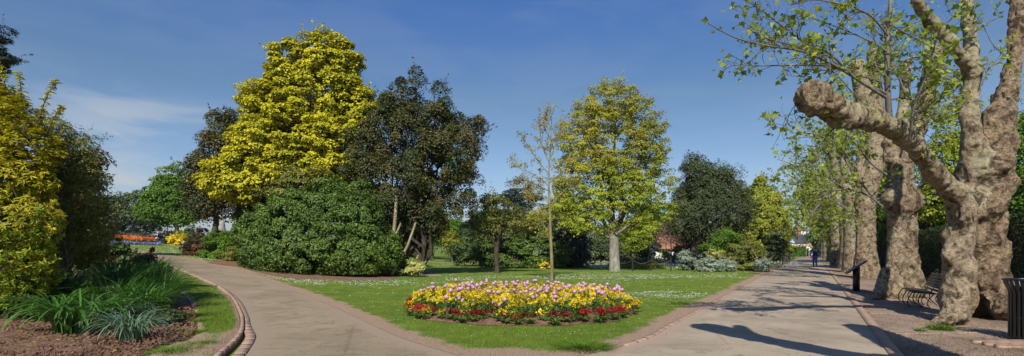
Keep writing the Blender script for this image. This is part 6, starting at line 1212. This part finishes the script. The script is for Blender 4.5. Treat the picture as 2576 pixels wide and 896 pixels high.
# ---------------- walking woman ----------------
pp = G(2050, 671); px_, py_ = pp; root = empty('person', (px_, py_, 0), 'fair haired woman in dark waistcoat and blue jeans walking away along the avenue', 'person'); pz = -terrain(0, 0)*0
fw = np.array([VPK, 1, 0]); fw = fw/np.linalg.norm(fw); rt = np.array([fw[1], -fw[0], 0]); B = lambda r, f, z: np.array([px_, py_, 0])+rt*r+fw*f+np.array([0, 0, z])
def body(name, caps, h, mat, k=.04, par=root): v, q = sdf_mesh(caps, h, k); o = mesh_obj(name, v-np.array(root.location), [], [q], np.full(len(v), .5), M[mat], True); o.parent = par; return o
legs = [(B(-.1, 0, .92), B(-.12, .10, .50), .105, .075), (B(-.12, .10, .50), B(-.11, .12, .10), .072, .055), (B(.1, 0, .92), B(.11, -.06, .50), .105, .075), (B(.11, -.06, .50), B(.12, -.28, .14), .072, .055), (B(-.06, -.01, .95), B(.06, -.01, .95), .135, .135)]
tors = [(B(-.07, 0, 1.0), B(-.09, 0, 1.32), .12, .115), (B(.07, 0, 1.0), B(.09, 0, 1.32), .12, .115), (B(-.13, 0, 1.36), B(.13, 0, 1.36), .075, .075)]
arms = [(B(-.19, 0, 1.36), B(-.27, -.06, 1.10), .055, .045), (B(-.27, -.06, 1.10), B(-.26, .06, .86), .042, .032), (B(.19, 0, 1.36), B(.27, .02, 1.10), .055, .045), (B(.27, .02, 1.10), B(.27, .14, .88), .042, .032)]
head = [(B(0, .01, 1.40), B(0, .02, 1.50), .05, .05), (B(0, .02, 1.56), B(0, .04, 1.60), .085, .08), (B(0, .12, 1.555), B(0, .135, 1.55), .015, .012)]
hands = []
for sx, fy, z in ((-.26, .06, .86), (.27, .14, .88)):
    hands.append((B(sx, fy, z), B(sx, fy+.02, z-.07), .03, .032))
    for k in range(4): hands.append((B(sx, fy+.045-.022*k, z-.07), B(sx*.97, fy+.05-.022*k, z-.135-.012*(k in (1, 2))), .0105, .009))
    hands.append((B(sx, fy+.035, z-.02), B(sx*.95, fy+.07, z-.075), .012, .01))
shoes = [(B(-.11, .10, .05), B(-.11, .24, .035), .045, .038), (B(.12, -.31, .12), B(.12, -.20, .045), .045, .04)]
allb = body('body', legs+tors+arms+head+hands, .013, 'skin', .03)
infl = lambda c, e: [(a, b, ra+e, rb+e) for a, b, ra, rb in c]
body('jeans', infl(legs, .014), .018, 'denim', .04); body('shirt', infl(arms[0:1]+arms[2:3]+tors, .012)+[(arms[1][0], arms[1][0]*.5+arms[1][1]*.5, .055, .048), (arms[3][0], arms[3][0]*.5+arms[3][1]*.5, .055, .048)], .018, 'shirt_blue', .04)
body('waistcoat', infl(tors, .026), .018, 'vest_navy', .04); body('hair', [(B(0, -.02, 1.60), B(0, -.01, 1.63), .095, .09), (B(0, -.05, 1.52), B(0, -.04, 1.60), .07, .09), (B(-.06, 0, 1.53), B(.06, 0, 1.53), .05, .05)], .015, 'hair_blonde'); body('shoe', shoes[:1], .012, 'shoe'); body('shoe', shoes[1:], .012, 'shoe')
v, q = sdf_mesh([(B(-.33, .02, .86), B(-.33, .02, .98), .07, .06), (B(-.31, .08, .88), B(-.31, .08, .96), .06, .05)], .02, .05); bag = mesh_obj('handbag', v, [], [q], np.full(len(v), .5), M['bag_pink'], True); tag(bag, 'bright pink bag held low in the walking woman\'s left hand', 'bag')
mb = MB(); mb.tube([B(-.33, -.03, 1.02), B(-.31, .0, 1.25), B(-.20, 0, 1.42)], .008, 5); o = mb.build('strap', M['bag_pink']); o.parent = bag

# ---------------- air ----------------
t = NT('haze_air'); pv = t.n('VolumePrincipled'); pv.inputs['Density'].default_value = .0002; pv.inputs['Color'].default_value = (.80, .87, .95, 1); pv.inputs['Anisotropy'].default_value = .3; t.t.links.new(pv.outputs[0], t.out.inputs['Volume']); MATS['haze_air'] = t.m
mb = MB(); mb.box((0, 0, 48.5), (8200, 8200, 103)); hz = mb.build('haze', t.m); tag(hz, 'pale blue air softening the distant hills', 'haze', kind='stuff')
